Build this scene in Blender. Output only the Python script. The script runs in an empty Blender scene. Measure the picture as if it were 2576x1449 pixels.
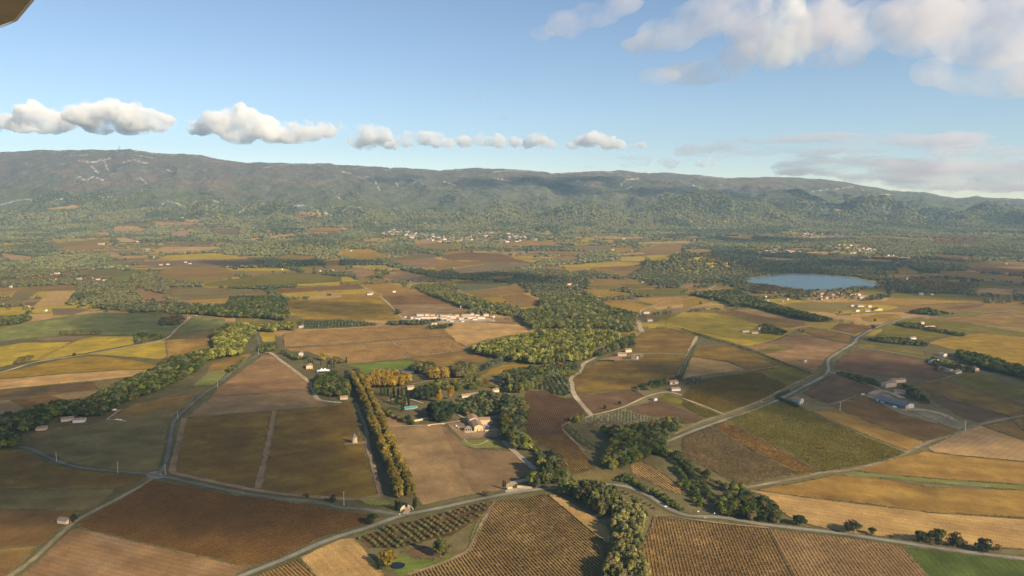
import bpy, bmesh, math, random
import numpy as np
from mathutils import Vector, Matrix
R = math.radians
rng = np.random.default_rng(11)
random.seed(5)
scene = bpy.context.scene
COL = scene.collection

# ------------------------------------------------------------------ camera model
F, CX, CY, HOR, H = 1900.0, 1288.0, 724.5, 503.0, 270.0
PHI = math.atan((CY - HOR) / F)
CP, SP = math.cos(PHI), math.sin(PHI)
cam_d = bpy.data.cameras.new("camera"); cam = bpy.data.objects.new("camera", cam_d); COL.objects.link(cam)
cam.location = (0, 0, H); cam.rotation_euler = (math.pi / 2 - PHI, 0, 0)
cam_d.sensor_width = 36.0; cam_d.lens = F / 2576 * 36; cam_d.clip_start = 0.1; cam_d.clip_end = 80000
scene.camera = cam

OFF = {'L': 0.0, 'M': 858.7, 'R': 1717.4}, {'T': 319.4, 'C': 738.6, 'B': 966.0}
def V2(crop, x, y): return (OFF[0][crop[0]] + x / 3.0, OFF[1][crop[1]] + y / 3.0)
def pts(crop, s): return [V2(crop, *map(float, p.split(','))) for p in s.split()]

RIDGE = [(-900,420),(-300,400),(0,390),(60,384),(120,381),(180,381),(240,379),(300,381),(345,379),(400,388),(480,391),(520,392),(560,402),
 (630,412),(660,411),(760,413),(840,414),(870,419),(930,420),(990,425),(1050,425),(1110,430),(1180,426),(1230,426),
 (1330,430),(1390,438),(1420,436),(1480,433),(1550,431),(1600,436),(1670,437),(1760,443),(1820,450),(1870,448),
 (1950,447),(2050,452),(2110,459),(2180,472),(2260,483),(2310,484),(2350,492),(2390,500),(2440,495),(2500,498),(2576,502),(2900,507),(3400,515)]
RX = np.array([p[0] for p in RIDGE], float); RY = np.array([p[1] for p in RIDGE], float)
YF, YR = 5500.0, 9000.0
HILLS = [(2500, 6900, 130, 500, 400), (4200, 6600, 90, 700, 420), (1000, 7000, 110, 500, 400), (690, 2900, 58, 330, 200), (-1080, 3950, 46, 560, 420), (1600, 6500, 170, 900, 650), (560, 6250, 105, 420, 420),
         (3150, 6500, 150, 420, 520), (-1500, 5000, 40, 700, 500), (2100, 4300, 22, 600, 500), (300, 5600, 30, 500, 300)]

def vnoise(x, y, seed=0):
    xi = np.floor(x).astype(np.int64); yi = np.floor(y).astype(np.int64)
    fx = x - xi; fy = y - yi
    fx = fx * fx * (3 - 2 * fx); fy = fy * fy * (3 - 2 * fy)
    def h(a, b):
        n = (a * 374761393 + b * 668265263 + seed * 974634721) & 0x7fffffff
        n = ((n ^ (n >> 13)) * 1274126177) & 0x7fffffff
        return ((n ^ (n >> 16)) & 0xffff) / 65535.0
    return (h(xi, yi) * (1 - fx) + h(xi + 1, yi) * fx) * (1 - fy) + (h(xi, yi + 1) * (1 - fx) + h(xi + 1, yi + 1) * fx) * fy
def fbm(x, y, o=4, seed=0):
    s = 0; a = 0.5; t = 0
    for k in range(o):
        s = s + a * vnoise(x * 2 ** k, y * 2 ** k, seed + k); t += a; a *= 0.5
    return s / t

def zter(x, y):
    x = np.asarray(x, float); y = np.asarray(y, float)
    Y = np.maximum(y, 1.0)
    z = 60 * np.clip((Y - 3000) / 3000, 0, 1.0) ** 1.5
    px = CX + x / (Y * 1.006) * F
    zr = H + (HOR - np.interp(px, RX, RY)) / F * YR * 1.006 + 0.0
    t = np.clip((Y - YF) / (YR - YF), 0, 1)
    rid = 1 - np.abs(2 * fbm(x / 520 + 0.35 * Y / 520, Y / 800, 4, 3) - 1)
    g = t ** 1.42 + 0.10 * np.sin(t * 6.283) * -0.35
    z = z + (zr - 60) * g * (Y > YF)
    env = np.clip(4.4 * t * (1 - t), 0, 1) ** 1.3
    z = z + env * (rid - 0.62) * 135 + env * (fbm(x / 170, Y / 170, 3, 9) - 0.5) * 60
    back = np.clip((Y - YR) / 900, 0, 1); z = z - back ** 1.3 * 260
    for hx, hy, hh, rx, ry in HILLS:
        r2 = ((x - hx) / rx) ** 2 + ((y - hy) / ry) ** 2
        z = z + hh * np.clip(1 - r2, 0, 1) ** 2 * (0.85 + 0.3 * fbm(x / 120, y / 120, 2, 5))
    return z

def project(x, y, z):
    x = np.asarray(x, float); y = np.asarray(y, float); dz = np.asarray(z, float) - H
    f = np.maximum(y * CP - dz * SP, 1e-3); u = y * SP + dz * CP
    return CX + x / f * F, CY - u / f * F

def unproj(px, py, z0=0.0):
    a = (px - CX) / F; b = (CY - py) / F
    d = np.array([a, CP + b * SP, -SP + b * CP])
    if d[2] < -1e-5:
        t = (z0 - H) / d[2]
        if t * d[1] < 3000 and z0 != 0: return d[0] * t, d[1] * t
        if t * d[1] < 2550: return d[0] * t, d[1] * t
    t = np.arange(2300, 9300, 6.0)
    zz = H + d[2] * t; g = zter(d[0] * t, d[1] * t)
    k = np.argmax(zz <= g)
    if not (zz <= g).any(): k = len(t) - 1
    return d[0] * t[k], d[1] * t[k]
def W(crop, x, y):
    return unproj(*V2(crop, x, y))
def wpoly(P): return [unproj(*p) for p in P]

def inpoly(px, py, P):
    px = np.asarray(px); py = np.asarray(py); ins = np.zeros(px.shape, bool); n = len(P)
    for i in range(n):
        x1, y1 = P[i]; x2, y2 = P[(i + 1) % n]
        if y1 == y2: continue
        c = ((y1 > py) != (y2 > py)) & (px < (x2 - x1) * (py - y1) / (y2 - y1) + x1)
        ins ^= c
    return ins

# ------------------------------------------------------------------ object helpers
def tag(o, label=None, cat=None, group=None, kind=None):
    if label: o['label'] = label
    if cat: o['category'] = cat
    if group: o['group'] = group
    if kind: o['kind'] = kind
    return o
def link(name, me, mat=None, parent=None):
    o = bpy.data.objects.new(name, me); COL.objects.link(o)
    if mat is not None:
        for m in (mat if isinstance(mat, (list, tuple)) else [mat]): me.materials.append(m)
    if parent is not None: o.parent = parent
    return o
def empty(name, loc, rz=0.0):
    o = bpy.data.objects.new(name, None); COL.objects.link(o); o.location = loc; o.rotation_euler.z = rz
    o.empty_display_size = 0.5; return o
def big_mesh(name, V, Q, cols=None, smooth=False, mi=None, extra=None):
    """numpy quads (or tris) -> mesh, optional per-face colour"""
    me = bpy.data.meshes.new(name); V = np.ascontiguousarray(V, np.float32); Q = np.ascontiguousarray(Q, np.int32)
    n, k = Q.shape
    me.vertices.add(len(V)); me.vertices.foreach_set('co', V.ravel())
    me.loops.add(n * k); me.loops.foreach_set('vertex_index', Q.ravel())
    me.polygons.add(n); me.polygons.foreach_set('loop_start', np.arange(0, n * k, k, dtype=np.int32))
    if smooth: me.polygons.foreach_set('use_smooth', np.ones(n, bool))
    else: me.polygons.foreach_set('use_smooth', np.zeros(n, bool))
    if mi is not None: me.polygons.foreach_set('material_index', np.asarray(mi, np.int32))
    if cols is not None:
        dom = 'FACE' if len(cols) == n else 'POINT'
        a = me.attributes.new('col', 'FLOAT_COLOR', dom)
        c4 = np.ones((len(cols), 4), np.float32); c4[:, :3] = cols; a.data.foreach_set('color', c4.ravel())
    for nm, arr in (extra or {}).items():
        a = me.attributes.new(nm, 'FLOAT', 'POINT'); a.data.foreach_set('value', np.asarray(arr, np.float32))
    me.update(calc_edges=True); return me

def quads(C, N, S, asp=1.0):
    """random oriented square leaves: centres, normals, sizes"""
    n = len(C); N = N / (np.linalg.norm(N, axis=1, keepdims=True) + 1e-9)
    r = rng.normal(size=(n, 3)); T = np.cross(N, r); T /= (np.linalg.norm(T, axis=1, keepdims=True) + 1e-9)
    B = np.cross(N, T); s = (S * 0.5)[:, None]
    V = np.stack([C - T * s - B * s * asp, C + T * s - B * s * asp, C + T * s * 0.8 + B * s * asp, C - T * s * 0.8 + B * s * asp], 1).reshape(-1, 3)
    return V, np.arange(4 * n).reshape(n, 4)

class MB:
    """collects boxes / prisms / tubes; builds ONE mesh object"""
    def __init__(s): s.v = []; s.f = []
    def add(s, V, Fs):
        b = len(s.v); s.v += [tuple(p) for p in V]; s.f += [tuple(i + b for i in f) for f in Fs]; return s
    def box(s, x0, x1, y0, y1, z0, z1):
        V = [(x0,y0,z0),(x1,y0,z0),(x1,y1,z0),(x0,y1,z0),(x0,y0,z1),(x1,y0,z1),(x1,y1,z1),(x0,y1,z1)]
        return s.add(V, [(0,3,2,1),(4,5,6,7),(0,1,5,4),(1,2,6,5),(2,3,7,6),(3,0,4,7)])
    def tube(s, p, q, r0, r1, n=8):
        p = Vector(p); q = Vector(q); d = (q - p).normalized(); a = d.orthogonal().normalized(); b = d.cross(a)
        V = [p + (a * math.cos(6.2832 * i / n) + b * math.sin(6.2832 * i / n)) * r0 for i in range(n)]
        V += [q + (a * math.cos(6.2832 * i / n) + b * math.sin(6.2832 * i / n)) * r1 for i in range(n)]
        Fs = [(i, (i + 1) % n, n + (i + 1) % n, n + i) for i in range(n)] + [tuple(range(n))[::-1], tuple(range(n, 2 * n))]
        return s.add(V, Fs)
    def cone(s, c, r, h, n=16):
        V = [(c[0] + r * math.cos(6.2832 * i / n), c[1] + r * math.sin(6.2832 * i / n), c[2]) for i in range(n)] + [(c[0], c[1], c[2] + h)]
        return s.add(V, [(i, (i + 1) % n, n) for i in range(n)] + [tuple(range(n))[::-1]])
    def mesh(s, name):
        me = bpy.data.meshes.new(name); me.from_pydata(s.v, [], s.f); me.update(); return me
    def build(s, name, mat, parent=None): return link(name, s.mesh(name), mat, parent)

# ------------------------------------------------------------------ materials
def newmat(name):
    m = bpy.data.materials.new(name); m.use_nodes = True; nt = m.node_tree
    for n in list(nt.nodes): nt.nodes.remove(n)
    out = nt.nodes.new('ShaderNodeOutputMaterial'); b = nt.nodes.new('ShaderNodeBsdfPrincipled')
    b.inputs['Roughness'].default_value = 0.9; b.inputs['Specular IOR Level'].default_value = 0.15
    nt.links.new(b.outputs[0], out.inputs[0]); return m, nt, b, out
def N(nt, t, **kw):
    n = nt.nodes.new(t)
    for k, v in kw.items(): setattr(n, k, v)
    return n
def mixc(nt, fac, a, b, mode='MIX'):
    n = N(nt, 'ShaderNodeMix', data_type='RGBA', blend_type=mode)
    for s, v in ((0, fac), (6, a), (7, b)):
        if isinstance(v, (int, float)): n.inputs[s].default_value = v
        elif isinstance(v, (tuple, list)): n.inputs[s].default_value = (*v[:3], 1)
        else: nt.links.new(v, n.inputs[s])
    return n.outputs[2]
def ramp(nt, v, a, b, lo=0.0, hi=1.0):
    n = N(nt, 'ShaderNodeMapRange'); n.inputs[1].default_value = a; n.inputs[2].default_value = b
    n.inputs[3].default_value = lo; n.inputs[4].default_value = hi; nt.links.new(v, n.inputs[0]); return n.outputs[0]
def noise(nt, vec, scale, detail=3, rough=0.6):
    n = N(nt, 'ShaderNodeTexNoise'); n.inputs['Scale'].default_value = scale; n.inputs['Detail'].default_value = detail
    n.inputs['Roughness'].default_value = rough
    if vec is not None: nt.links.new(vec, n.inputs['Vector'])
    return n.outputs[0]
def math_(nt, op, a, b=None):
    n = N(nt, 'ShaderNodeMath', operation=op)
    for i, v in enumerate((a, b)):
        if v is None: continue
        if isinstance(v, (int, float)): n.inputs[i].default_value = v
        else: nt.links.new(v, n.inputs[i])
    return n.outputs[0]

def simple(name, col, rough=0.85, var=0.25, scale=0.4, metal=0.0, spec=0.2):
    m, nt, b, o = newmat(name); g = N(nt, 'ShaderNodeNewGeometry')
    f = noise(nt, g.outputs['Position'], scale, 4)
    c = mixc(nt, ramp(nt, f, 0.3, 0.7), tuple(v * (1 - var) for v in col), tuple(min(1, v * (1 + var)) for v in col))
    nt.links.new(c, b.inputs['Base Color']); b.inputs['Roughness'].default_value = rough; b.inputs['Metallic'].default_value = metal
    b.inputs['Specular IOR Level'].default_value = spec; return m

def field_mat(name, c1, c2, ang, rows=0.0, rowcol=(0.05, 0.04, 0.02), spacing=2.5, streak=0.5, big=80.0, c3=None, off=0.0, grain=1.0, c3amt=0.5):
    m, nt, b, o = newmat(name)
    g = N(nt, 'ShaderNodeNewGeometry'); mp = N(nt, 'ShaderNodeMapping', vector_type='TEXTURE'); mp.inputs['Rotation'].default_value = (0, 0, ang)
    mp.inputs['Location'].default_value = (off, off * 0.7, 0)
    nt.links.new(g.outputs['Position'], mp.inputs['Vector'])
    p = mp.outputs[0]
    sc = N(nt, 'ShaderNodeVectorMath', operation='MULTIPLY'); sc.inputs[1].default_value = (0.018, 0.42, 0.1); nt.links.new(p, sc.inputs[0])
    st = noise(nt, sc.outputs[0], 1.0, 3, 0.6)
    sc2 = N(nt, 'ShaderNodeVectorMath', operation='MULTIPLY'); sc2.inputs[1].default_value = (0.007, 0.055, 0.05); nt.links.new(p, sc2.inputs[0])
    st2 = noise(nt, sc2.outputs[0], 1.0, 2, 0.5)
    lg = noise(nt, p, 1.0 / big, 4, 0.62)
    mid = noise(nt, p, 1 / 9.0, 4, 0.65)
    fn = noise(nt, p, 0.75, 3, 0.7)
    v = math_(nt, 'ADD', math_(nt, 'MULTIPLY', lg, 0.5), math_(nt, 'MULTIPLY', st, 0.3 * streak + 0.02))
    v = math_(nt, 'ADD', v, math_(nt, 'MULTIPLY', st2, 0.45 * streak)); v = math_(nt, 'ADD', v, math_(nt, 'MULTIPLY', mid, 0.35))
    cen = 0.5 * (0.5 + 0.3 * streak + 0.02 + 0.45 * streak + 0.35)
    fac = ramp(nt, v, cen - 0.12, cen + 0.12)
    c = mixc(nt, fac, c1, c2)
    if c3:
        lg2 = noise(nt, p, 1.0 / (big * 0.6), 3, 0.6); c = mixc(nt, ramp(nt, lg2, 0.54, 0.68, 0, c3amt), c, c3)
    if rows > 0:
        sx = N(nt, 'ShaderNodeSeparateXYZ'); nt.links.new(p, sx.inputs[0])
        ph = math_(nt, 'ADD', math_(nt, 'MULTIPLY', sx.outputs[1], 6.2832 / spacing), math_(nt, 'MULTIPLY', mid, 1.6))
        sn = ramp(nt, math_(nt, 'SINE', ph), -0.15, 0.75); brk = ramp(nt, fn, 0.34, 0.6, 0.25, 1.0)
        c = mixc(nt, math_(nt, 'MULTIPLY', math_(nt, 'MULTIPLY', sn, brk), rows), c, rowcol)
    pt = noise(nt, p, 1 / 38.0, 6, .62); c = mixc(nt, ramp(nt, pt, .52, .66, 0, .45), c, tuple(v * 1.45 for v in c2)); c = mixc(nt, ramp(nt, pt, .47, .34, 0, .5), c, tuple(v * .68 for v in c1))
    val = math_(nt, 'MULTIPLY', ramp(nt, fn, 0.28, 0.72, 1 - 0.34 * grain, 1 + 0.34 * grain), ramp(nt, noise(nt, p, 1 / 33.0, 3, .6), .3, .7, .8, 1.2))
    vm = N(nt, 'ShaderNodeVectorMath', operation='SCALE'); nt.links.new(c, vm.inputs[0]); nt.links.new(val, vm.inputs['Scale'])
    nt.links.new(vm.outputs[0], b.inputs['Base Color'])
    bp = N(nt, 'ShaderNodeBump'); bp.inputs['Strength'].default_value = 0.5; bp.inputs['Distance'].default_value = 0.6 * grain
    nt.links.new(math_(nt, 'ADD', fn, math_(nt, 'MULTIPLY', mid, 1.5)), bp.inputs['Height']); nt.links.new(bp.outputs[0], b.inputs['Normal'])
    b.inputs['Specular IOR Level'].default_value = 0.05
    return m

def leaf_mat(name, use_obj):
    m, nt, b, o = newmat(name)
    a = N(nt, 'ShaderNodeAttribute', attribute_name='col'); c = a.outputs['Color']
    if use_obj:
        oi = N(nt, 'ShaderNodeObjectInfo'); c = mixc(nt, 1.0, c, oi.outputs['Color'], 'MULTIPLY')
    nt.nodes.remove(b)
    d = N(nt, 'ShaderNodeBsdfDiffuse'); t = N(nt, 'ShaderNodeBsdfTranslucent'); mx = N(nt, 'ShaderNodeMixShader'); mx.inputs[0].default_value = 0.22
    nt.links.new(c, d.inputs[0]); nt.links.new(c, t.inputs[0]); nt.links.new(d.outputs[0], mx.inputs[1]); nt.links.new(t.outputs[0], mx.inputs[2])
    nt.links.new(mx.outputs[0], o.inputs[0]); return m
M_LEAF = leaf_mat('foliage', False); M_LEAFO = leaf_mat('tree_foliage', True)
M_BARK = simple('bark', (0.12, 0.09, 0.065), 0.95, 0.3, 2.0)
M_ROOF = simple('roof_tiles', (0.33, 0.205, 0.14), 0.9, 0.3, 0.8)
M_ROOF2 = simple('old_roof_tiles', (0.29, 0.21, 0.15), 0.9, 0.25, 0.8)
M_WALL = simple('ochre_plaster', (0.66, 0.49, 0.27), 0.9, 0.08, 0.5)
M_WALLW = simple('white_plaster', (0.62, 0.575, 0.51), 0.9, 0.06, 0.5)
M_WALLP = simple('pink_plaster', (0.72, 0.52, 0.38), 0.9, 0.08, 0.5)
M_STONE = simple('pale_stone', (0.56, 0.44, 0.28), 0.9, 0.2, 1.2)
M_GLASS = simple('window_glass', (0.03, 0.035, 0.04), 0.15, 0.1, 1.0, spec=0.5)
M_WHITE = simple('white_paint', (0.8, 0.8, 0.79), 0.45, 0.04, 1.0, spec=0.4)
M_DARK = simple('dark_paint', (0.03, 0.03, 0.032), 0.5, 0.1, 1.0, spec=0.4)
M_RED = simple('red_paint', (0.42, 0.07, 0.04), 0.6, 0.1, 1.0)
M_GREY = simple('grey_metal', (0.42, 0.42, 0.42), 0.5, 0.1, 1.0, spec=0.4)
M_SLATE = simple('slate', (0.22, 0.2, 0.2), 0.8, 0.2, 1.0)
M_BLUE = simple('blue_sheet_roof', (0.125, 0.125, 0.135), 0.45, 0.15, 0.15, spec=0.4)
M_TEAL = simple('teal_cladding', (0.10, 0.17, 0.21), 0.5, 0.15, 0.2, spec=0.4)
M_WOOD = simple('pole_wood', (0.50, 0.45, 0.38), 0.9, 0.2, 1.0)
# ================================================================== colours (linear albedo)
BARE=(0.215,0.125,0.076); BARE2=(0.28,0.175,0.11); TAN=(0.44,0.285,0.145); TAN2=(0.36,0.225,0.115); GREYT=(0.20,0.15,0.105)
VB=(0.14,0.08,0.04); VB2=(0.20,0.115,0.05); VO=(0.27,0.125,0.04); VO2=(0.33,0.17,0.05); VG=(0.225,0.145,0.028); VG2=(0.30,0.195,0.04)
VY=(0.40,0.285,0.035); VY2=(0.32,0.24,0.05); VGR=(0.115,0.10,0.022); VGR2=(0.175,0.145,0.03); VR=(0.105,0.056,0.04); VR2=(0.145,0.078,0.05)
GR=(0.085,0.12,0.03); GR2=(0.125,0.15,0.045); OL=(0.15,0.13,0.055); OL2=(0.19,0.16,0.075); LAWN=(0.15,0.21,0.045)
PUR=(0.17,0.115,0.09); DK=(0.075,0.06,0.04); PK=(0.33,0.22,0.16); BG=(0.10,0.12,0.07)
PAL = {'bare':(BARE,BARE2),'tan':(TAN2,TAN),'grt':(GREYT,BARE2),'vb':(VB,VB2),'vo':(VO,VO2),'vg':(VG,VG2),'vy':(VY2,VY),'vgr':(VGR,VGR2),
 'vr':(VR,VR2),'gr':(GR,GR2),'ol':(OL,OL2),'lawn':(GR2,LAWN),'pur':(PUR,GREYT),'dk':(DK,VB),'pk':(PK,TAN2),'bg':(BG,OL),'mixg':(VGR2,VG),'oc':(VG,OL2),'bo':(VB2,VO)}

def warm(c): return (c[0]*1.03, c[1]*0.985, c[2]*0.68)
PAL['mixg']=((0.15,0.088,0.034),(0.215,0.143,0.038)); PAL['vo']=((0.25,0.145,0.05),(0.34,0.215,0.07)); PAL['bo']=((0.19,0.118,0.052),(0.255,0.16,0.062)); PAL['vr']=((0.115,0.07,0.052),(0.155,0.095,0.065)); PAL['ol']=((0.15,0.115,0.055),(0.19,0.15,0.075)); PAL['gr']=((0.16,0.17,0.065),(0.21,0.21,0.085)); PAL['gm']=((0.065,0.095,0.028),(0.10,0.125,0.042))
PAL['cen']=((0.225,0.15,0.10),(0.305,0.205,0.13)); PAL['cdk']=((0.185,0.122,0.085),(0.235,0.155,0.105)); PAL['vms']=((0.21,0.14,0.075),(0.30,0.20,0.105)); PAL['vss']=((0.23,0.145,0.075),(0.32,0.205,0.105)); PAL['vst']=((0.25,0.16,0.095),(0.32,0.205,0.125))  # central field: lighter left, darker right, part own soil, part sunlight put into colour
PAL = {k: (warm(a), warm(b)) for k, (a, b) in PAL.items()}
# far fields (painted into the terrain sheet as real ground colour): crop, type, polygon
FAR = [l.split('|') for l in '''LT|ol|130,1240 300,1235 150,1340 20,1340
LT|tan|390,1238 580,1238 490,1340 240,1362
LT|bo|190,1208 590,1190 590,1228 250,1232
LT|vo|0,1215 180,1210 110,1250 10,1290
LT|pur|390,1370 700,1370 640,1390 540,1420 400,1422
LT|ol|1290,1210 1500,1210 1990,1230 2060,1280 1900,1300 1430,1310 1290,1280
LT|vo|1400,1312 1720,1290 1820,1320 1790,1340 1500,1332
LT|bare|1030,1220 1230,1258 1250,1290 1080,1292
LT|vgr|1520,1180 1900,1130 2260,1100 2576,1130 2576,1170 2200,1190 1560,1205
LT|vb|2060,1222 2576,1197 2576,1228 2120,1255
LT|vy|2120,1260 2480,1240 2400,1275 2160,1282
LT|vy|2230,1188 2576,1168 2576,1194 2260,1200
LT|vy|1200,990 1260,970 1620,950 1870,990 1640,1000 1300,1000
LT|pur|1000,1012 1640,1003 1900,1000 2030,1030 1800,1042 1500,1052 1200,1060 1050,1040
LT|bo|1190,1100 1300,1060 1640,1050 1800,1100 1680,1125 1200,1125
LT|vy|1740,1070 2100,1060 2230,1085 2000,1090 1850,1090
LT|vo|1870,1102 2000,1092 2230,1090 1890,1115
LT|lawn|840,1140 1000,1110 990,1150 900,1160
LT|bg|610,1100 730,1075 880,1070 1000,1110 800,1122
LT|oc|1200,1128 1880,1116 1520,1172 1240,1150
LT|pk|810,950 880,950 950,990 830,985
LT|tan|1160,930 1230,905 1690,905 1640,925 1160,942
LT|pk|0,950 250,980 240,1002 60,1002
LT|oc|370,885 750,845 860,855 700,890 400,907
LT|tan|880,835 970,835 1060,865 900,870
LT|tan|850,755 1000,745 1120,770 1060,788 850,782
LT|pk|1290,820 1300,790 1500,770 1420,800 1420,832
LT|ol|1590,760 1820,770 1800,820 1600,802
LT|tan|1390,700 1510,695 1500,717 1400,714
LT|ol|860,738 1260,697 1560,722 1300,742 900,748
LT|pk|1160,715 1500,722 1450,738 1200,742
LT|tan|1970,765 2060,780 2020,792
LT|vo|2260,782 2430,755 2576,760 2576,792 2400,808
LT|tan|2000,822 2240,805 2210,822 2050,830
LT|tan|1830,850 1950,835 1990,842 1840,860
LT|ol|1200,890 1350,870 1800,855 1550,892
LT|oc|2100,980 2180,960 2400,985 2270,1010 2110,1005
LT|vo|2420,1010 2576,985 2576,1042 2480,1045
LT|pk|340,617 430,605 560,590 610,597 580,612 400,622
LT|vo|450,905 760,880 800,900 640,930 480,930
LT|tan|700,800 800,790 850,810 760,822
LT|ol|1230,1250 1290,1215 1300,1275
LT|ol|820,1010 950,1000 980,1030 860,1045
MT|vg|0,922 230,920 380,985 200,1002 130,1002 0,962
MT|pk|560,862 680,850 780,855 760,870 560,887
MT|oc|560,885 760,872 940,900 800,922 590,914
MT|ol|330,1002 600,950 740,965 700,990 380,1012
MT|bare|350,1012 720,990 740,1060 620,1062 450,1032
MT|vb|740,970 900,945 1200,955 1330,1000 1480,1030 1100,1012 800,1002
MT|bo|720,1000 1130,1030 830,1062 700,1100
MT|pur|830,1070 1130,1030 1480,1025 1300,1070 900,1112
MT|vg|760,952 900,930 960,942 800,962
MT|vo|1230,872 1440,855 1640,870 1580,892 1250,897
MT|bare|1600,982 1780,975 1800,990 1720,1007 1600,1007
MT|vy|1830,1030 2110,1020 2300,1030 2150,1052 1850,1062
MT|bo|1850,1062 2300,1040 2150,1130 1960,1097
MT|vg|2050,912 2200,905 2240,930 2100,947 2030,937
MT|bo|2240,922 2400,890 2576,880 2576,952 2290,962
MT|vy|2100,985 2280,975 2300,1010 2120,1012
MT|vy|2310,970 2480,960 2500,995 2330,1010
MT|bare|100,1070 200,1065 270,1110 150,1142 80,1102
MT|pk|310,1132 450,1090 640,1120 560,1140 340,1162
MT|vy|0,1132 80,1130 130,1160 0,1167
MT|vb|0,1190 140,1190 180,1220 0,1232
MT|vy|0,1240 180,1230 190,1250 0,1264
MT|vo|170,1190 340,1180 540,1220 600,1250 280,1252 170,1202
MT|bg|850,1170 940,1160 1140,1165 1270,1190 1180,1210 930,1242 870,1217
MT|bo|940,1245 1270,1205 1340,1200 1410,1250 1200,1270 1010,1282
MT|vg|1060,1290 1210,1275 1250,1340 1090,1322
MT|bo|1210,1275 1370,1255 1500,1310 1500,1345 1280,1347
MT|tan|1370,1255 1400,1252 1510,1305 1500,1312
MT|bo|1870,1150 1960,1145 2250,1155 2290,1180 2060,1195 1870,1202
MT|vgr|1880,1202 2060,1195 2160,1220 1930,1227
MT|vgr|2080,1190 2290,1185 2390,1215 2200,1222
MT|vg|1810,1230 1940,1225 2250,1260 2060,1280 1850,1272
MT|vgr|2180,1230 2576,1215 2576,1270 2350,1272
MT|vo|2230,1290 2576,1280 2576,1340 2400,1352 2260,1312
MT|vg|1950,1330 2130,1310 2330,1350 2400,1382 2100,1402
MT|tan|1450,1390 1780,1395 1780,1412 1620,1410
MT|bo|300,1255 620,1250 830,1325 380,1330
MT|vg|0,1262 290,1258 380,1330 420,1400 200,1449 0,1449
MT|grt|385,1332 830,1328 900,1360 1000,1378 700,1410 470,1430
MT|pur|1700,900 1900,895 2050,905 2000,930 1800,925
MT|bo|1560,930 1760,945 1740,965 1580,960
MT|oc|1110,1130 1330,1120 1300,1140 1150,1150
MT|vo|1700,1060 1850,1055 1840,1080 1720,1090
RT|vo|0,922 180,920 250,940 60,952
RT|vg|0,1270 120,1275 230,1320 0,1372
RT|oc|690,1350 880,1320 1300,1330 1380,1370 1160,1397 900,1392
RT|vo|1100,1322 1540,1310 1560,1290 2000,1300 2200,1320 1700,1342 1400,1342
RT|bo|1700,1342 2400,1330 2576,1350 2576,1392 2000,1402 1495,1397
RT|vr|1960,1365 2300,1330 2240,1357 2080,1377
RT|vgr|1560,1270 1760,1260 2300,1290 2100,1312 1600,1292
RT|vg|1600,1062 1720,1060 1790,1090 1640,1107
RT|bo|1930,1090 2100,1085 2576,1140 2576,1172 2220,1142 1950,1122
RT|vb|2100,1065 2400,1060 2576,1080 2576,1107 2150,1082
RT|tan|2250,1230 2400,1240 2576,1270 2300,1252
RT|vg|1150,882 1300,875 1430,890 1250,897
RT|vg|760,852 900,850 870,867
RT|vo|290,820 480,830 590,860 400,842
RT|ol|420,815 540,810 560,830 450,832
RT|tan|560,975 900,1000 960,1007 640,1002
RT|pk|1330,995 1600,1005 1580,1022 1340,1007
RT|tan|1880,1020 2040,1028 2000,1035
RT|oc|690,780 840,790 800,800
RT|vb|1900,960 2200,975 2180,990 1950,985
RT|bo|2150,1035 2576,1030 2576,1050 2200,1055
RT|vgr|2200,1180 2576,1180 2576,1215 2250,1215
RT|tan|1150,620 1240,618 1230,632 1160,634
RT|ol|840,560 960,565 950,578 850,570'''.split('\n')]
FARP = [(t, pts(c, s)) for c, t, s in FAR]
LAKE = pts('RT', '430,1158 560,1140 700,1120 850,1112 1000,1120 1170,1125 1340,1150 1440,1180 1510,1203 1400,1207 1280,1210 1130,1225 960,1232 850,1217 780,1205 640,1190 540,1180')
SHORE = pts('RT', '390,1162 560,1134 640,1124 760,1108 850,1104 1000,1113 1170,1118 1340,1142 1450,1175 1530,1203 1400,1214 1280,1217 1130,1234 960,1242 850,1226 780,1215 640,1198 540,1188')
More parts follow.
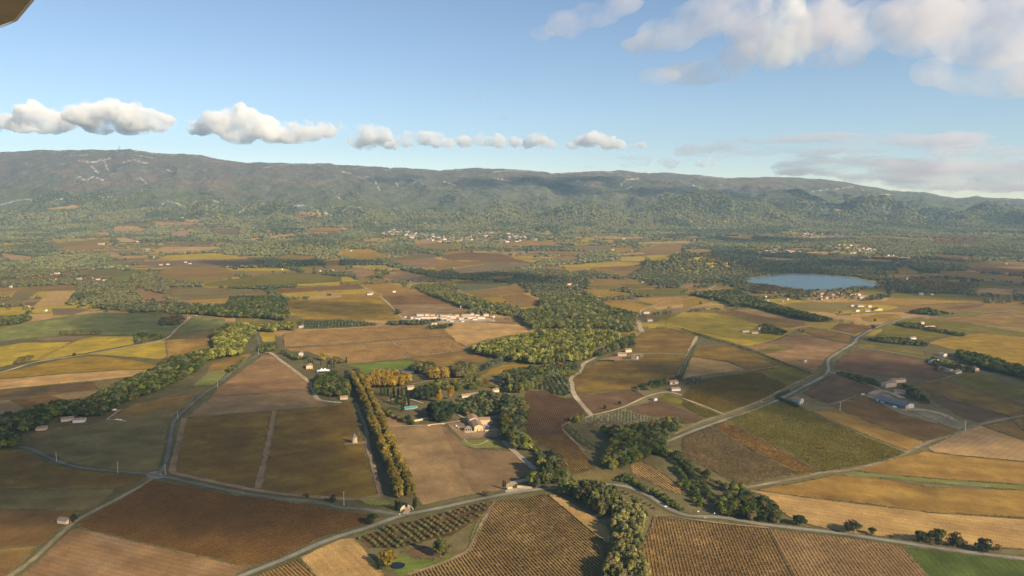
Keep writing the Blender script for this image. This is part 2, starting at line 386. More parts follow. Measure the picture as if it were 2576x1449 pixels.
# white limestone bands and cliffs on the mountain: crop, thickness, polyline
ROCK = [(c, float(w), pts(c, s)) for c, w, s in [l.split('|') for l in '''LT|11|0,590 60,572 130,552 210,545 260,560
LT|13|380,575 420,545 520,540 610,568
LT|10|640,578 720,535 850,525
LT|13|1210,600 1260,555 1330,575 1400,605
LT|11|1430,600 1480,560 1560,545 1680,575 1740,595 1800,640
LT|18|1810,640 1870,600 1940,570 2040,590
LT|14|2210,600 2300,590 2420,640 2500,665
LT|16|600,258 700,265 830,240
LT|16|690,295 740,345
LT|13|790,262 820,340
LT|16|930,268 1000,245 1110,275
LT|12|560,410 600,375 640,400
LT|12|660,400 700,375 780,400
LT|7|195,270 205,285
LT|8|1060,385 1110,430
LT|7|520,215 660,212
LT|6|1010,210 1180,240
LT|6|1990,310 2100,285 2300,280 2500,290
LT|7|1260,320 1290,335
LT|12|1510,610 1600,590 1680,625
LT|9|2520,480 2560,540
MT|10|0,335 70,350
MT|10|170,370 240,385
MT|12|260,420 290,480
MT|10|410,420 430,450
MT|10|770,410 860,440
MT|13|790,545 860,560
MT|9|880,480 910,520
MT|9|1150,340 1280,330 1450,330
MT|11|1180,390 1280,410
MT|9|1410,395 1480,430
MT|14|2110,440 2150,400 2240,390
MT|10|2150,470 2210,440
MT|15|1490,690 1540,655 1650,655 1740,700
MT|9|1770,700 1900,670
MT|7|2060,660 2210,662
MT|6|800,325 920,325
MT|6|1590,355 1740,345
MT|6|2010,345 2100,340
MT|9|0,640 60,600 150,610
MT|9|170,640 240,660
RT|14|700,555 760,570
RT|8|80,440 160,470
RT|8|280,430 300,445
RT|7|970,490 1100,470
RT|9|1140,470 1220,460 1290,452
RT|8|1500,505 1570,512
RT|7|840,560 1080,570
RT|7|1340,460 1400,510'''.split('\n')]]

# ------------------------------------------------------------------ terrain sheet
ypx = np.concatenate([np.linspace(1800, 900, 46)[:-1], np.linspace(900, 790, 20)[:-1], np.arange(790, 566, -0.85)])
Yr_ = H / np.tan(np.arctan((ypx - CY) / F) + PHI)
Yr_ = Yr_[Yr_ < 6250]
Yr_ = np.concatenate([Yr_, np.linspace(Yr_[-1] + 9, 9050, 360), np.linspace(9080, 9950, 24)])
U = np.tan(np.linspace(math.atan(-0.98), math.atan(0.98), 2100))
YY, UU = np.meshgrid(Yr_, U, indexing='ij'); XX = YY * UU
ZZ = zter(XX, YY)
mt = YY > 5200
fl = np.clip((YY - 5200) / 900, 0, 1)
ZZ = ZZ + fl * (fbm(XX / 18, YY / 18, 2, 41) - 0.5) * 9 + fl * (rng.random(XX.shape) - 0.5) * 3.5 + np.clip((YY - 8500) / 300, 0, 1) * (fbm(XX / 130, YY / 130, 3, 44) - .5) * 26
px, py = project(XX, YY, ZZ)
nA = fbm(XX / 260, YY / 260, 4, 21); nB = fbm(XX / 45, YY / 45, 3, 22)
def lerp(a, b, t): return a + (b - a) * t[..., None]
A = lambda c: np.array(c, float)
col = lerp(A((0.12, 0.115, 0.042)), A((0.19, 0.155, 0.055)), np.clip((nA - .4) * 4, 0, 1))
near = np.clip((2300 - YY) / 500, 0, 1)
col = lerp(col, lerp(A((0.125, 0.105, 0.045)), A((0.175, 0.14, 0.062)), np.clip((nA - .4) * 4, 0, 1)), near)
forest = np.zeros(XX.shape)
m = np.clip((YY - 5150 - 700 * (nA - .5)) / 500, 0, 1)
t = np.clip((ZZ - 120) / 420, 0, 1); t = np.clip(t + (nA - 0.5) * 0.9, 0, 1)
mc = lerp(lerp(A((0.086, 0.098, 0.055)), A((0.118, 0.128, 0.07)), np.clip((nB - .35) * 3, 0, 1)), lerp(A((0.098, 0.096, 0.07)), A((0.128, 0.12, 0.088)), np.clip((nB - .35) * 3, 0, 1)), t)
ru = np.clip((fbm(XX / 420, YY / 300, 3, 33) - 0.57) * 7, 0, 1) * np.clip((ZZ - 200) / 150, 0, 1); mc = lerp(mc, A((0.175, 0.115, 0.075)), ru * 0.45)
lg = np.clip((fbm(XX / 350, YY / 300, 3, 35) - 0.58) * 8, 0, 1) * np.clip((420 - ZZ) / 150, 0, 1); mc = lerp(mc, A((0.105, 0.115, 0.035)), lg * 0.8)
col = lerp(col, mc, m); forest = np.maximum(forest, m)
rn = fbm(XX / 26, ZZ / 13, 3, 51) * 0.6 + 0.4 * rng.random(XX.shape)
rk = np.zeros(XX.shape)
for c_, w_, P_ in ROCK:
    for (x1, y1), (x2, y2) in zip(P_[:-1], P_[1:]):
        bb = (px > min(x1, x2) - 14) & (px < max(x1, x2) + 14) & (py > min(y1, y2) - 10) & (py < max(y1, y2) + 10) & (YY > 5200) & (YY < 9200)
        if not bb.any(): continue
        qx = px[bb]; qy = py[bb]; d = np.array([x2 - x1, y2 - y1]); L2 = d @ d + 1e-6
        tt = np.clip(((qx - x1) * d[0] + (qy - y1) * d[1]) / L2, 0, 1)
        dd = np.hypot(qx - x1 - tt * d[0], (qy - y1 - tt * d[1]) * 1.3) / (w_ / 4.6)
        rk[bb] = np.maximum(rk[bb], np.clip(1.15 - dd, 0, 1))
crest = np.clip((fbm(XX / 90, YY / 50, 3, 61) - 0.67) * 10, 0, 1) * np.clip((YY - 8800) / 100, 0, 1) * 0.4
spk = np.clip((fbm(XX / 50, ZZ / 25, 3, 63) - 0.71) * 12, 0, 1) * np.clip((ZZ - 350) / 150, 0, 1) * 0.2 * (YY > 6500)
rk = np.clip(rk * 2.2 * np.clip((rn - 0.52) * 7, 0, 1.2) + 0, 0, 1); rk = np.maximum(rk, np.maximum(crest, spk))
col = lerp(col, A((0.50, 0.455, 0.39)), rk); forest = forest * (1 - rk)
def patchwork(x, y):
    # irregular strip fields: rotated, jittered brick pattern in plain world metres
    w_ = (fbm(x / 900, y / 900, 2, 201) - .5) * 1.1; ca, sa = np.cos(0.35), np.sin(0.35)
    u = x * ca + y * sa + w_ * 260; v = -x * sa + y * ca + w_ * 200
    r_ = np.floor(v / 150); o_ = vnoise(r_ * 1.0 + .5, r_ * 0 + .5, 203) * 500; L_ = 170 + 160 * vnoise(r_ + .5, r_ * 0 + 3.5, 205)
    cu = np.floor((u + o_) / L_); sub_ = vnoise(cu + .5, r_ + .5, 207) > .45; fv = v / 150 - r_; half = (fv > .5) & sub_
    e = np.minimum(np.abs((u + o_) / L_ - cu - np.round((u + o_) / L_ - cu)) * L_, np.minimum(fv, 1 - fv) * 150)
    return vnoise(cu + .5, r_ * 2 + half + .5, 209), vnoise(cu + .5, r_ * 2 + half + .5, 211), e
PWC = [PAL[k] for k in ('oc', 'vg', 'bo', 'ol', 'bare', 'vgr', 'tan', 'vy', 'grt', 'oc', 'vb', 'pk', 'vg', 'ol')]
id1, id2, edg = patchwork(XX, YY)
pw = (YY > 1500) & (YY < 6900) & (ZZ < 62 + 95 * np.clip(fbm(XX / 420, YY / 420, 3, 215) * 2.2 - .72, -.2, 1.2)); kk = np.minimum((id1 * len(PWC) * .9999).astype(int), len(PWC) - 1)
ca_ = np.array([c[0] for c in PWC])[kk]; cb_ = np.array([c[1] for c in PWC])[kk]
pc = ca_ + (cb_ - ca_) * np.clip(id2 * .6 + (fbm(XX / 200, YY / 26, 2, 213) - .3) * .8, 0, 1)[..., None]
fill = pw & (edg > 5) & ((YY < 5000) | (fbm(XX / 240, YY / 240, 3, 217) > .44)); col[fill] = (col * .12 + pc * .88)[fill]
fmask = np.zeros(XX.shape, bool); sel = (YY > 1300)
fi, fj = np.nonzero(sel); fx = px[sel]; fy = py[sel]
for k, (ty, P_) in enumerate(FARP):
    xs = [p[0] for p in P_]; ys = [p[1] for p in P_]
    bb = np.nonzero((fx > min(xs)) & (fx < max(xs)) & (fy > min(ys)) & (fy < max(ys)))[0]
    ii = bb[inpoly(fx[bb], fy[bb], P_)]
    a, b_ = PAL[ty]; n_ = np.clip((fbm(XX[fi[ii], fj[ii]] / 190 + k, YY[fi[ii], fj[ii]] / 190, 3, 70 + k) - 0.3) * 2.4, 0, 1)
    stp = fbm(XX[fi[ii], fj[ii]] / 400 + 7 * k, YY[fi[ii], fj[ii]] / 22, 2, 90 + k); n_ = np.clip(n_ * .6 + stp * .5, 0, 1)
    col[fi[ii], fj[ii]] = A(a) * 0.95 + (A(b_) - A(a)) * n_[:, None]; fmask[fi[ii], fj[ii]] = True; forest[fi[ii], fj[ii]] = 0
ii = inpoly(px, py, SHORE) & (YY > 1900) & (YY < 3100); col[ii] = A((0.20, 0.17, 0.115))
nr, nc = XX.shape
idx = np.arange(nr * nc).reshape(nr, nc)
Q = np.stack([idx[:-1, :-1], idx[:-1, 1:], idx[1:, 1:], idx[1:, :-1]], -1).reshape(-1, 4)
me = big_mesh('terrain', np.stack([XX, YY, ZZ], -1).reshape(-1, 3), Q, col.reshape(-1, 3), smooth=False, extra={'forest': forest.ravel()})
mT, nt, b, o_ = newmat('terrain_ground')
at = N(nt, 'ShaderNodeAttribute', attribute_name='col'); af = N(nt, 'ShaderNodeAttribute', attribute_name='forest'); g = N(nt, 'ShaderNodeNewGeometry')
n1 = noise(nt, g.outputs['Position'], 1 / 11.0, 3, 0.6); n2 = noise(nt, g.outputs['Position'], 1 / 1.6, 3, 0.7); n3 = noise(nt, g.outputs['Position'], 1 / 70.0, 3, 0.6)
vv = math_(nt, 'MULTIPLY', ramp(nt, n1, 0.3, 0.7, 0.8, 1.2), math_(nt, 'MULTIPLY', ramp(nt, n2, 0.3, 0.7, 0.85, 1.15), ramp(nt, n3, 0.3, 0.7, 0.85, 1.15)))
vm = N(nt, 'ShaderNodeVectorMath', operation='SCALE'); nt.links.new(at.outputs['Color'], vm.inputs[0]); nt.links.new(vv, vm.inputs['Scale']); nt.links.new(vm.outputs[0], b.inputs['Base Color'])
b.inputs['Specular IOR Level'].default_value = 0.03
o = link('terrain', me, mT); tag(o, kind='structure')
mb = MB(); mb.box(-14000, 14000, -3500, 10400, -1.0, -0.6); o = mb.build('ground', simple('ground_earth', (0.14, 0.11, 0.06), 0.95, 0.3, 0.02)); tag(o, kind='structure')
del XX, YY, UU, ZZ, Q, idx

# ------------------------------------------------------------------ water
def sheet(name, P, z, mat, kind='structure'):
    me = bpy.data.meshes.new(name); me.from_pydata([(x, y, z) for x, y in P], [], [tuple(range(len(P)))]); me.update()
    if me.polygons[0].normal.z < 0: me.flip_normals()
    o = link(name, me, mat); tag(o, kind=kind); return o
def smooth_poly(P, closed=True, n=4):
    out = []; L = len(P); P = [np.array(p, float) for p in P]
    rngk = range(L) if closed else range(L - 1)
    for i in rngk:
        p0 = P[i - 1] if (closed or i > 0) else P[i]; p1 = P[i]; p2 = P[(i + 1) % L]; p3 = P[(i + 2) % L] if (closed or i + 2 < L) else p2
        for k in range(n):
            t = k / n
            out.append(tuple(0.5 * ((2 * p1) + (-p0 + p2) * t + (2 * p0 - 5 * p1 + 4 * p2 - p3) * t * t + (-p0 + 3 * p1 - 3 * p2 + p3) * t ** 3)))
    if not closed: out.append(tuple(P[-1]))
    return out
mW, nt, b, o_ = newmat('lake_water'); b.inputs['Base Color'].default_value = (0.042, 0.10, 0.108, 1); b.inputs['Roughness'].default_value = 0.22; b.inputs['Specular IOR Level'].default_value = 0.25
g = N(nt, 'ShaderNodeNewGeometry'); bp = N(nt, 'ShaderNodeBump'); bp.inputs['Strength'].default_value = 0.35; bp.inputs['Distance'].default_value = 0.4
nt.links.new(noise(nt, g.outputs['Position'], 0.4, 3), bp.inputs['Height']); nt.links.new(bp.outputs[0], b.inputs['Normal'])
sheet('lake', wpoly(smooth_poly(LAKE)), 0.5, mW)
mP, nt, b, o_ = newmat('pond_water'); b.inputs['Base Color'].default_value = (0.012, 0.016, 0.016, 1); b.inputs['Roughness'].default_value = 0.1; b.inputs['Specular IOR Level'].default_value = 0.22
sheet('pond', wpoly(smooth_poly(pts('MB', '360,1368 385,1352 430,1347 470,1355 482,1370 460,1392 410,1397 375,1388'))), 0.35, mP)
sheet('pond', wpoly(smooth_poly(pts('MC', '430,578 520,585 600,597 640,603 600,612 500,603 440,592'))), 0.35, mP)

# ------------------------------------------------------------------ near fields as sheets:  crop|type|rows|polygon|row direction
# rows: 0 none, t<1 texture strength, g = real vine rows (individual), G = real vine rows (merged)
FIELDS = [l.split('|') for l in '''LB|bo|V1|1165,728 1420,775 1760,838 2100,880 2576,955 2880,1000 2790,1055 2576,1110 2400,1170 2060,1330 1900,1372 1750,1350 1400,1275 1000,1180 620,1085 590,1060 750,960 1000,820 1120,745|1000,1180 1750,1350
LB|bare|0|590,1090 700,1105 1000,1185 1400,1280 1750,1355 1890,1375 1830,1449 1700,1560 0,1560 160,1449 300,1330 430,1200 540,1100|1000,1185 1750,1355
LB|mixg|0.45|0,495 180,510 340,590 520,640 760,660 1000,675 1110,695 980,770 870,790 400,790 0,795 -400,800 -400,480|0,790 800,790
LB|ol|0.2|0,797 400,792 870,794 840,830 700,930 620,960 400,950 0,940 -400,940 -400,800|0,797 800,795
LB|vb|0.35|0,942 400,952 600,965 500,1060 310,1210 0,1240 -400,1260 -400,940|0,1100 300,930
LB|bo|0.3|-300,1270 0,1250 290,1220 130,1380 0,1390 -300,1400|0,1250 290,1225
LB|vb|0.3|-300,1402 0,1395 120,1390 0,1500 -300,1520|0,1395 120,1390
LC|ol|0.15|165,1160 200,1110 290,1080 500,1012 700,997 800,962 830,935 1000,835 1240,775 1330,752 1560,690 1640,690 1540,770 1360,910 1290,960 1262,1100 1230,1250 1180,1320 1090,1342 900,1332 760,1322 560,1298 400,1228 230,1150|500,1000 1300,900
LC|gr|0|1450,700 1560,600 1720,570 1720,590 1640,688 1560,690|1500,700 1700,600
LC|bo|0.2|1560,600 1600,520 1740,490 1880,450 1900,465 1830,520 1720,568|1600,560 1880,460
LC|bo|0.15|205,1060 500,1000 700,1000 690,1010 480,1030 260,1090|205,1060 700,1000
LC|bo|0.15|830,930 1000,840 1240,785 1480,760 1300,850 1000,930|830,930 1480,760
LC|bare|0|1985,465 2045,462 2150,535 2290,630 2350,700 2345,715 2000,750 1600,775 1650,710 1800,600|1650,770 2340,715
LC|grt|0|1600,778 2000,752 2340,718 2385,790 2450,815 2480,850 2100,880 1800,905 1405,935 1480,870|1650,775 2340,716
LB|mixg|0.3|1400,260 2050,210 1935,785 1600,720 1320,650 1350,480|1400,260 2050,210
LB|mixg|0.3|2090,215 2400,180 2660,145 2700,330 2745,480 2845,850 2576,868 2300,838 2000,790 1975,785|2090,215 2660,145
MB|gr|0|120,870 300,850 380,900 340,915 200,915|120,870 300,850
LC|vg|0|0,600 200,560 500,490 620,475 760,475 1000,500 1180,540 1180,568 880,578 500,600 0,645 -300,670 -300,640|0,600 900,578
LC|tan|0|-300,690 0,650 500,605 900,580 1180,573 1160,582 1020,622 700,660 350,690 0,725 -300,760|0,690 900,600
LC|dk|0|-300,780 0,730 350,695 700,664 760,720 500,750 380,768 0,790 -300,830|0,750 700,690
LC|vb|0.5|70,800 380,770 440,800 340,830 250,880|240,790 420,840
LC|grt|0|390,768 620,740 760,735 790,750 680,790 480,805|390,768 760,735
LC|grt|0|-300,880 0,805 70,802 230,882 100,900 0,925 -300,990|0,805 230,882
LC|vy|0.55|630,460 1000,395 1250,350 1260,480 1200,498 1000,480 800,465|1180,460 1225,365
LC|vo|0.5|1252,350 1600,330 1630,370 1560,430 1480,430 1262,482|1330,460 1375,345
LC|vy|0.2|0,400 170,370 540,365 380,450 280,500 170,520 0,555 -300,600 -300,430|0,450 540,370
LC|vy|0.35|580,355 700,325 1010,320 1060,330 1030,370 990,385 640,450 300,508 290,500 400,440|580,355 1030,325
LC|gr|0.3|0,262 150,232 420,182 700,147 1000,147 1200,162 1330,202 1375,232 1240,325 1100,313 760,308 450,318 0,362 -300,400 -300,320|400,300 520,175
LC|gr|0.6|1460,172 1700,192 1690,232 1600,265 1330,290 1380,242|1500,280 1620,190
LC|ol|0|1320,302 1600,272 1600,318 1250,345|1320,302 1600,272
LC|pur|0|240,328 620,321 690,325 560,360 330,362|240,328 620,321
LC|vy|0.6|1950,292 2055,292 2080,315 2080,360 1985,370|1990,370 1960,292
MC|V2|V2|-440,302 -300,287 0,268 350,244 610,244 650,272 750,280 800,310 380,343 0,380 -430,402|380,350 510,480
MC|V2|V2|-422,415 0,390 370,354 508,480 460,493 60,526 -20,505 -170,470 -250,440 -380,436|380,350 510,480
MC|V2|V2|392,352 800,320 870,370 938,405 910,428 522,478|380,350 510,480
MC|bo|0.3|530,490 910,440 1050,470 1120,500 1050,520 850,530 760,560 700,540 600,515|530,490 910,440
MC|tan|0|850,225 1060,215 1350,235 1430,290 1380,300 1180,330 1090,350 942,400 872,368 772,270|780,270 940,400
MC|lawn|0|20,540 150,530 480,500 560,515 520,560 400,600 150,605 130,560|20,540 480,500
MC|vg|0.2|1040,620 1150,560 1260,530 1400,535 1440,548 1380,580 1200,600 1080,630|1040,620 1400,535
MC|vg|0|-420,62 -300,47 0,30 290,20 468,193 340,203 0,198 -290,193 -380,140 -430,90|0,110 300,25
MC|vb|0|302,17 620,7 830,80 384,84|300,17 830,80
MC|grt|0|387,88 830,84 900,113 1000,130 700,163 472,190|387,88 900,113
MC|bg|0.6|-340,212 0,200 280,226 260,243 0,260 -300,268|0,200 280,226
MC|tan|0|1540,150 1780,165 1780,185 1620,180|1540,150 1780,165
MC|mixg|0|2210,340 2300,265 2450,256 2600,290 2690,325 2640,440 2430,449 2210,440|2210,440 2640,440
MC|mixg|0.15|2250,460 2576,460 2640,457 2600,560 2530,648 2420,638 2230,688 2210,718 1790,763 1760,700 1752,650 1800,585 1940,512 2100,506 2240,500|1800,640 2500,640
MC|gr|0.2|1430,720 1560,660 1700,632 1738,768 1690,785 1620,770 1570,730|1560,680 1640,770
MC|VR|VR|1400,740 1570,730 1620,775 1690,790 1750,785 1858,925 1700,980 1672,1000 1690,1058 1430,1090 1390,1060 1360,950 1370,830|1590,770 1700,1000
MC|vr|0.35|1792,775 2200,722 2298,775 2100,858 1892,922|1792,775 2200,722
MC|VB|VB|1445,1095 1690,1063 1720,1080 1900,1290 1920,1320 1850,1340 1740,1368 1700,1330 1600,1220 1500,1130|1550,1085 1800,1350
MC|grt|0|1820,940 2130,872 2400,950 2430,985 2300,1000 2050,1010 1900,1000 1760,960|1820,940 2130,872
MC|VT|VT|2178,1290 2260,1262 2400,1330 2576,1470 2576,1520 2450,1480 2200,1360|2260,1270 2560,1490
RC|vy|0.15|-118,195 0,140 250,150 500,210 600,240 830,290 720,343 600,388 470,398 280,343 0,268 -130,238|0,200 700,330
RC|vy|0|160,112 250,95 340,105 350,120 200,133|160,112 340,105
RC|bo|0|260,140 370,120 600,170 900,222 950,235 800,260 700,253 500,205|260,140 900,222
RC|bare|0|480,402 720,347 830,297 1250,382 1230,400 1110,480 1060,530 1000,580 800,535 560,430|560,430 1100,480
RC|vgr|0|570,430 740,390 840,405 620,458|570,430 840,405
RC|bo|0.1|832,270 960,252 1280,310 1258,378 1000,320|832,270 1280,310
RC|vb|0|1110,270 1180,222 1450,245 1400,280 1300,305|1110,270 1400,280
RC|mixg|0.25|110,402 370,392 500,450 720,550 560,592 480,572 350,512 75,475|110,402 370,392
RC|tan|0.75|60,482 340,517 478,575 0,640 0,600 20,540|240,510 228,620
RC|vgr|0.25|440,410 560,455 975,605 900,658 790,690 565,595 735,552 505,452|560,455 975,605
RC|mixg|V4|0,770 60,702 190,640 540,592 788,695 600,800 312,900 0,788|60,702 600,800
RC|vgr|V4|0,802 285,915 180,940 0,852|0,802 285,915
MC|vr|0.45|2150,867 2388,802 2576,872 2740,940 2680,975 2576,985 2420,928 2350,928|2388,802 2740,940
MC|vgr|0.4|2392,792 2450,757 2576,800 2860,925 2760,935 2576,862|2450,757 2860,925
RC|ol|0|0,650 130,645 190,672 130,690 40,700 0,690|0,650 180,690
RB|VD|VD|0,400 200,325 230,332 420,442 700,592 880,680 680,708 470,758 380,738 200,640 0,560|230,330 890,690
RB|vo|V5|222,310 320,285 560,400 1035,663 890,683 420,437|230,310 890,685
RB|VG|VG|330,275 560,170 700,137 830,152 960,207 1300,370 1688,520 1500,588 1060,663 800,520 562,395|330,277 1060,660
RB|vo|0.45|972,205 1190,195 1500,330 1828,440 1710,500 1500,430 1300,350|972,205 1710,500
RB|vb|0.2|1122,165 1330,97 1430,92 1700,200 2080,358 1840,433 1500,325 1200,200|1122,165 1840,433
RC|vr|0.2|890,755 1120,612 1300,650 1450,715 1370,770 1100,830|890,755 1120,612
RC|vr|0.1|1142,540 1280,417 1500,442 1830,500 1960,590 2060,610 1900,650 1700,640 1400,610 1150,570|1280,417 1830,500
RC|vgr|0|1290,397 1340,372 1500,390 1830,440 1830,465|1290,397 1830,450
RC|mixg|0.2|1750,690 1880,642 2100,690 2576,832 2576,1040 2450,918 2200,855 1850,735|1880,642 2576,870
RC|vr|0.2|1850,738 2200,860 2448,922 2230,973 2100,930 1880,800|1850,738 2448,922
RC|vgr|0.1|2020,650 2210,602 2700,760 2700,850 2300,738|2210,602 2700,760
RC|bo|0.2|2262,1000 2576,932 2800,900 2800,1180 2576,1098|2262,1000 2576,932
RC|vg|0.1|1950,335 2250,300 2576,330 2800,350 2800,590 2400,540 2100,440 1850,375|1950,335 2576,400
RC|vgr|0.1|1450,320 1640,200 1800,185 2100,225 2576,290 2576,325 2250,298 1900,330 1700,370|1640,200 2500,290
RC|vg|0|1340,180 1480,150 1640,160 1660,190 1500,215 1360,205|1340,180 1640,160
RC|bo|0|1820,190 2130,170 2576,130 2800,120 2800,280 2576,262|1820,190 2576,140
RB|pk|0|1850,480 2130,342 2240,312 2576,430 2800,510 2800,640 2576,582 2200,550 1900,520|1850,480 2130,342
RB|vo|0.2|1300,650 1620,560 1830,510 2200,555 2576,592 2800,620 2800,790 2576,760 2000,720 1600,690|1600,690 2576,760
RB|gr|0|1282,660 1600,692 2000,725 2576,765 2800,785 2800,830 2576,800 2000,760 1600,717 1200,690|1282,660 2576,780
RB|vo|0.5|560,800 900,740 1130,690 1400,702 1640,735 1850,780 2576,802 2800,820 2800,1040 2576,1010 2200,985 1880,970 1400,905 900,850|560,800 1880,970
RB|tan|0|480,800 560,805 900,855 1400,915 1880,975 2576,1022 2800,1040 2800,1280 2576,1250 2400,1240 1900,1200 1400,1140 1200,1115 940,1060 800,1000 740,960 640,850|900,860 1880,1000
RB|gm|0|1662,1226 1900,1242 2576,1330 2800,1360 2800,1600 1930,1600 1850,1449|1662,1226 1850,1449
RB|VS|VS|-210,1000 0,1030 300,1060 640,1095 830,1449 900,1560 -240,1560 -240,1449 -310,1280 -270,1150|640,1095 830,1449
RB|VS2|VS2|642,1096 1150,1152 1658,1225 1850,1449 1930,1560 900,1560 832,1449|640,1095 830,1449
MB|VM|VM|1170,887 1540,837 1562,843 2005,1212 1985,1300 1920,1449 1880,1560 350,1560 500,1449 720,1382 950,1282 1000,1192 1050,1082 1160,912|1562,843 2005,1212
MB|tan|0|1564,838 1640,842 1800,940 2000,1080 2040,1150 2010,1210|1562,843 2005,1212
MB|dk|0|110,1170 340,1080 600,1020 1100,890 1150,887 1060,1000 980,1060 830,1150 690,1170 550,1215 420,1250 200,1240|110,1170 1100,890
MB|tan|0|-310,1312 0,1170 100,1167 170,1250 270,1360 320,1449 380,1560 -120,1560 -190,1449|-310,1312 -190,1449
LB|VL|VL|1930,1449 2250,1327 2388,1449 2460,1560 1750,1560|2250,1327 2388,1449
MB|lawn|0|420,1300 500,1290 700,1330 900,1280 960,1250 990,1110 1050,1010 1130,900 1158,900 1050,1080 1000,1190 950,1270 700,1370 500,1440 440,1449 400,1420 330,1400|420,1300 960,1250
MB|vr|0|450,1270 600,1230 720,1215 760,1260 700,1320 560,1320 500,1295|450,1270 720,1215
MB|cen|0.35|320,325 560,320 740,305 800,330 900,420 930,470 1000,490 1290,510 1380,580 1470,668 1380,690 1250,760 1230,800 1040,825 800,870 610,915 560,840 470,680 410,520|350,340 610,900
MB|cdk|0.35|742,307 800,330 900,420 930,470 1000,490 1290,510 1380,580 1470,668 1380,690 1250,760 1230,800 1040,825 990,810 930,690 850,530|800,480 1000,800
MB|bare|0|270,190 420,270 510,318 310,321|270,190 510,318
MB|gr|0|900,425 1190,418 1262,480 1000,488 930,460|900,425 1190,418
MC|vgr|0|560,690 850,640 1000,650 1180,700 900,740 700,720|560,690 1000,650
MC|vr|0|640,650 900,640 1100,690 930,700|640,650 1100,690
MC|bare|0|1760,960 1890,930 1870,935|1760,960 1890,930
MB|ol|0|1740,690 1900,640 2000,650 2150,655 2080,740 1940,750 1760,770|1740,690 2150,655
MC|bo|0.1|2170,340 2290,265 2285,262 2180,320|2170,340 2290,265'''.split('\n')]
VINE = {  # type: soil pair, leaf colours, spacing, density per m, size, individual?, label words
 'V1': (('vb'), [(0.17,0.085,0.03),(0.11,0.06,0.028),(0.24,0.13,0.04)], 2.6, 2.6, 0.62),
 'V2': (('tan'), [(0.22,0.10,0.03),(0.17,0.075,0.025),(0.27,0.15,0.045)], 3.0, 1.7, 0.85),
 'VR': (('vr'), [(0.10,0.045,0.03),(0.075,0.04,0.026),(0.14,0.06,0.035)], 2.6, 2.4, 0.65),
 'VB': (('bo'), [(0.085,0.05,0.026),(0.06,0.04,0.022),(0.12,0.065,0.03)], 2.6, 2.8, 0.65),
 'VT': (('tan'), [(0.12,0.075,0.035),(0.09,0.055,0.028)], 2.9, 2.4, 0.65),
 'V4': (None, [(0.22,0.17,0.03),(0.13,0.115,0.025),(0.28,0.2,0.035)], 2.6, 2.6, 0.7),
 'V5': (None, [(0.22,0.10,0.035),(0.15,0.075,0.03)], 2.6, 2.6, 0.7),
 'VD': (('grt'), [(0.14,0.105,0.036),(0.10,0.078,0.03),(0.19,0.14,0.042)], 2.6, 3.0, 0.68),
 'VG': (('oc'), [(0.34,0.28,0.045),(0.20,0.19,0.04),(0.42,0.33,0.055),(0.13,0.14,0.03)], 2.6, 3.6, 0.75),
 'VS': (('vss'), [(0.115,0.058,0.02),(0.085,0.045,0.016),(0.17,0.095,0.03)], 2.55, 3.2, 0.62),
 'VS2': (('vst'), [(0.09,0.048,0.022),(0.07,0.04,0.018)], 2.75, 1.9, 0.52),
 'VM': (('vms'), [(0.075,0.045,0.018),(0.06,0.04,0.017),(0.11,0.07,0.024)], 2.6, 3.4, 0.66),
 'VL': (('vss'), [(0.13,0.07,0.03),(0.10,0.055,0.025)], 2.6, 3.2, 0.62)}
VLAB = {'VM': 'long vine row in the dark striped vineyard just left of the streamside trees',
        'VS': 'rusty brown vine row in the closely striped vineyard right of the streamside trees',
        'VS2': 'thin vine row on the pinkish soil vineyard beside the bright green meadow',
        'VL': 'short dark vine row in the small patch below the road at the bottom edge'}

def rows_in(P, d, spacing):
    P = np.array(P); d = np.array(d, float); d /= np.linalg.norm(d); n = np.array([-d[1], d[0]])
    s = P @ n; out = []
    for v in np.arange(s.min() + spacing * 0.5, s.max(), spacing):
        hits = []
        for i in range(len(P)):
            a = s[i]; b = s[(i + 1) % len(P)]
            if (a > v) != (b > v):
                t = (v - a) / (b - a); q = P[i] + (P[(i + 1) % len(P)] - P[i]) * t; hits.append(q @ d)
        hits.sort()
        for k in range(0, len(hits) - 1, 2):
            if hits[k + 1] - hits[k] > 5: out.append((d * hits[k] + n * v, d * hits[k + 1] + n * v))
    return out
def vine_quads(p, q, dens, size, cols):
    L = np.linalg.norm(q - p); d = (q - p) / L; n = np.array([-d[1], d[0]]); k = max(3, int(L * dens * 2.0))
    t = rng.random(k) * L
    gap = vnoise(t / 3.0 + p[0] * 7.3, np.zeros(k) + p[1] * 3.1, 8); t = t[gap > 0.11]; k = len(t)
    lat = rng.normal(size=k) * 0.14; h = 0.2 + rng.random(k) * 0.8
    C = np.stack([p[0] + d[0] * t + n[0] * lat, p[1] + d[1] * t + n[1] * lat, h], 1)
    Nn = np.stack([n[0] * lat * 3 + rng.normal(size=k) * 0.5, n[1] * lat * 3 + rng.normal(size=k) * 0.5, 0.35 + rng.random(k)], 1)
    V, Qd = quads(C, Nn, size * 0.68 * (0.7 + 0.6 * rng.random(k)))
    cc = np.array(cols)[rng.integers(0, len(cols), k)] * (0.75 + 0.5 * rng.random((k, 1)))
    blot = fbm(C[:, 0] / 22, C[:, 1] / 22, 3, 17); cc = cc * (0.6 + 0.7 * blot[:, None])
    r_ = np.array([[*(p - n * .22), .06], [*(q - n * .22), .06], [*(q), .3], [*(p), .3], [*(p + n * .22), .06], [*(q + n * .22), .06]]); b0 = len(V)
    V = np.concatenate([V, r_]); Qd = np.concatenate([Qd, [[b0, b0 + 1, b0 + 2, b0 + 3], [b0 + 3, b0 + 2, b0 + 5, b0 + 4]]]); cc = np.concatenate([cc, [np.array(cols[0]) * .8] * 2]); return V, Qd, cc

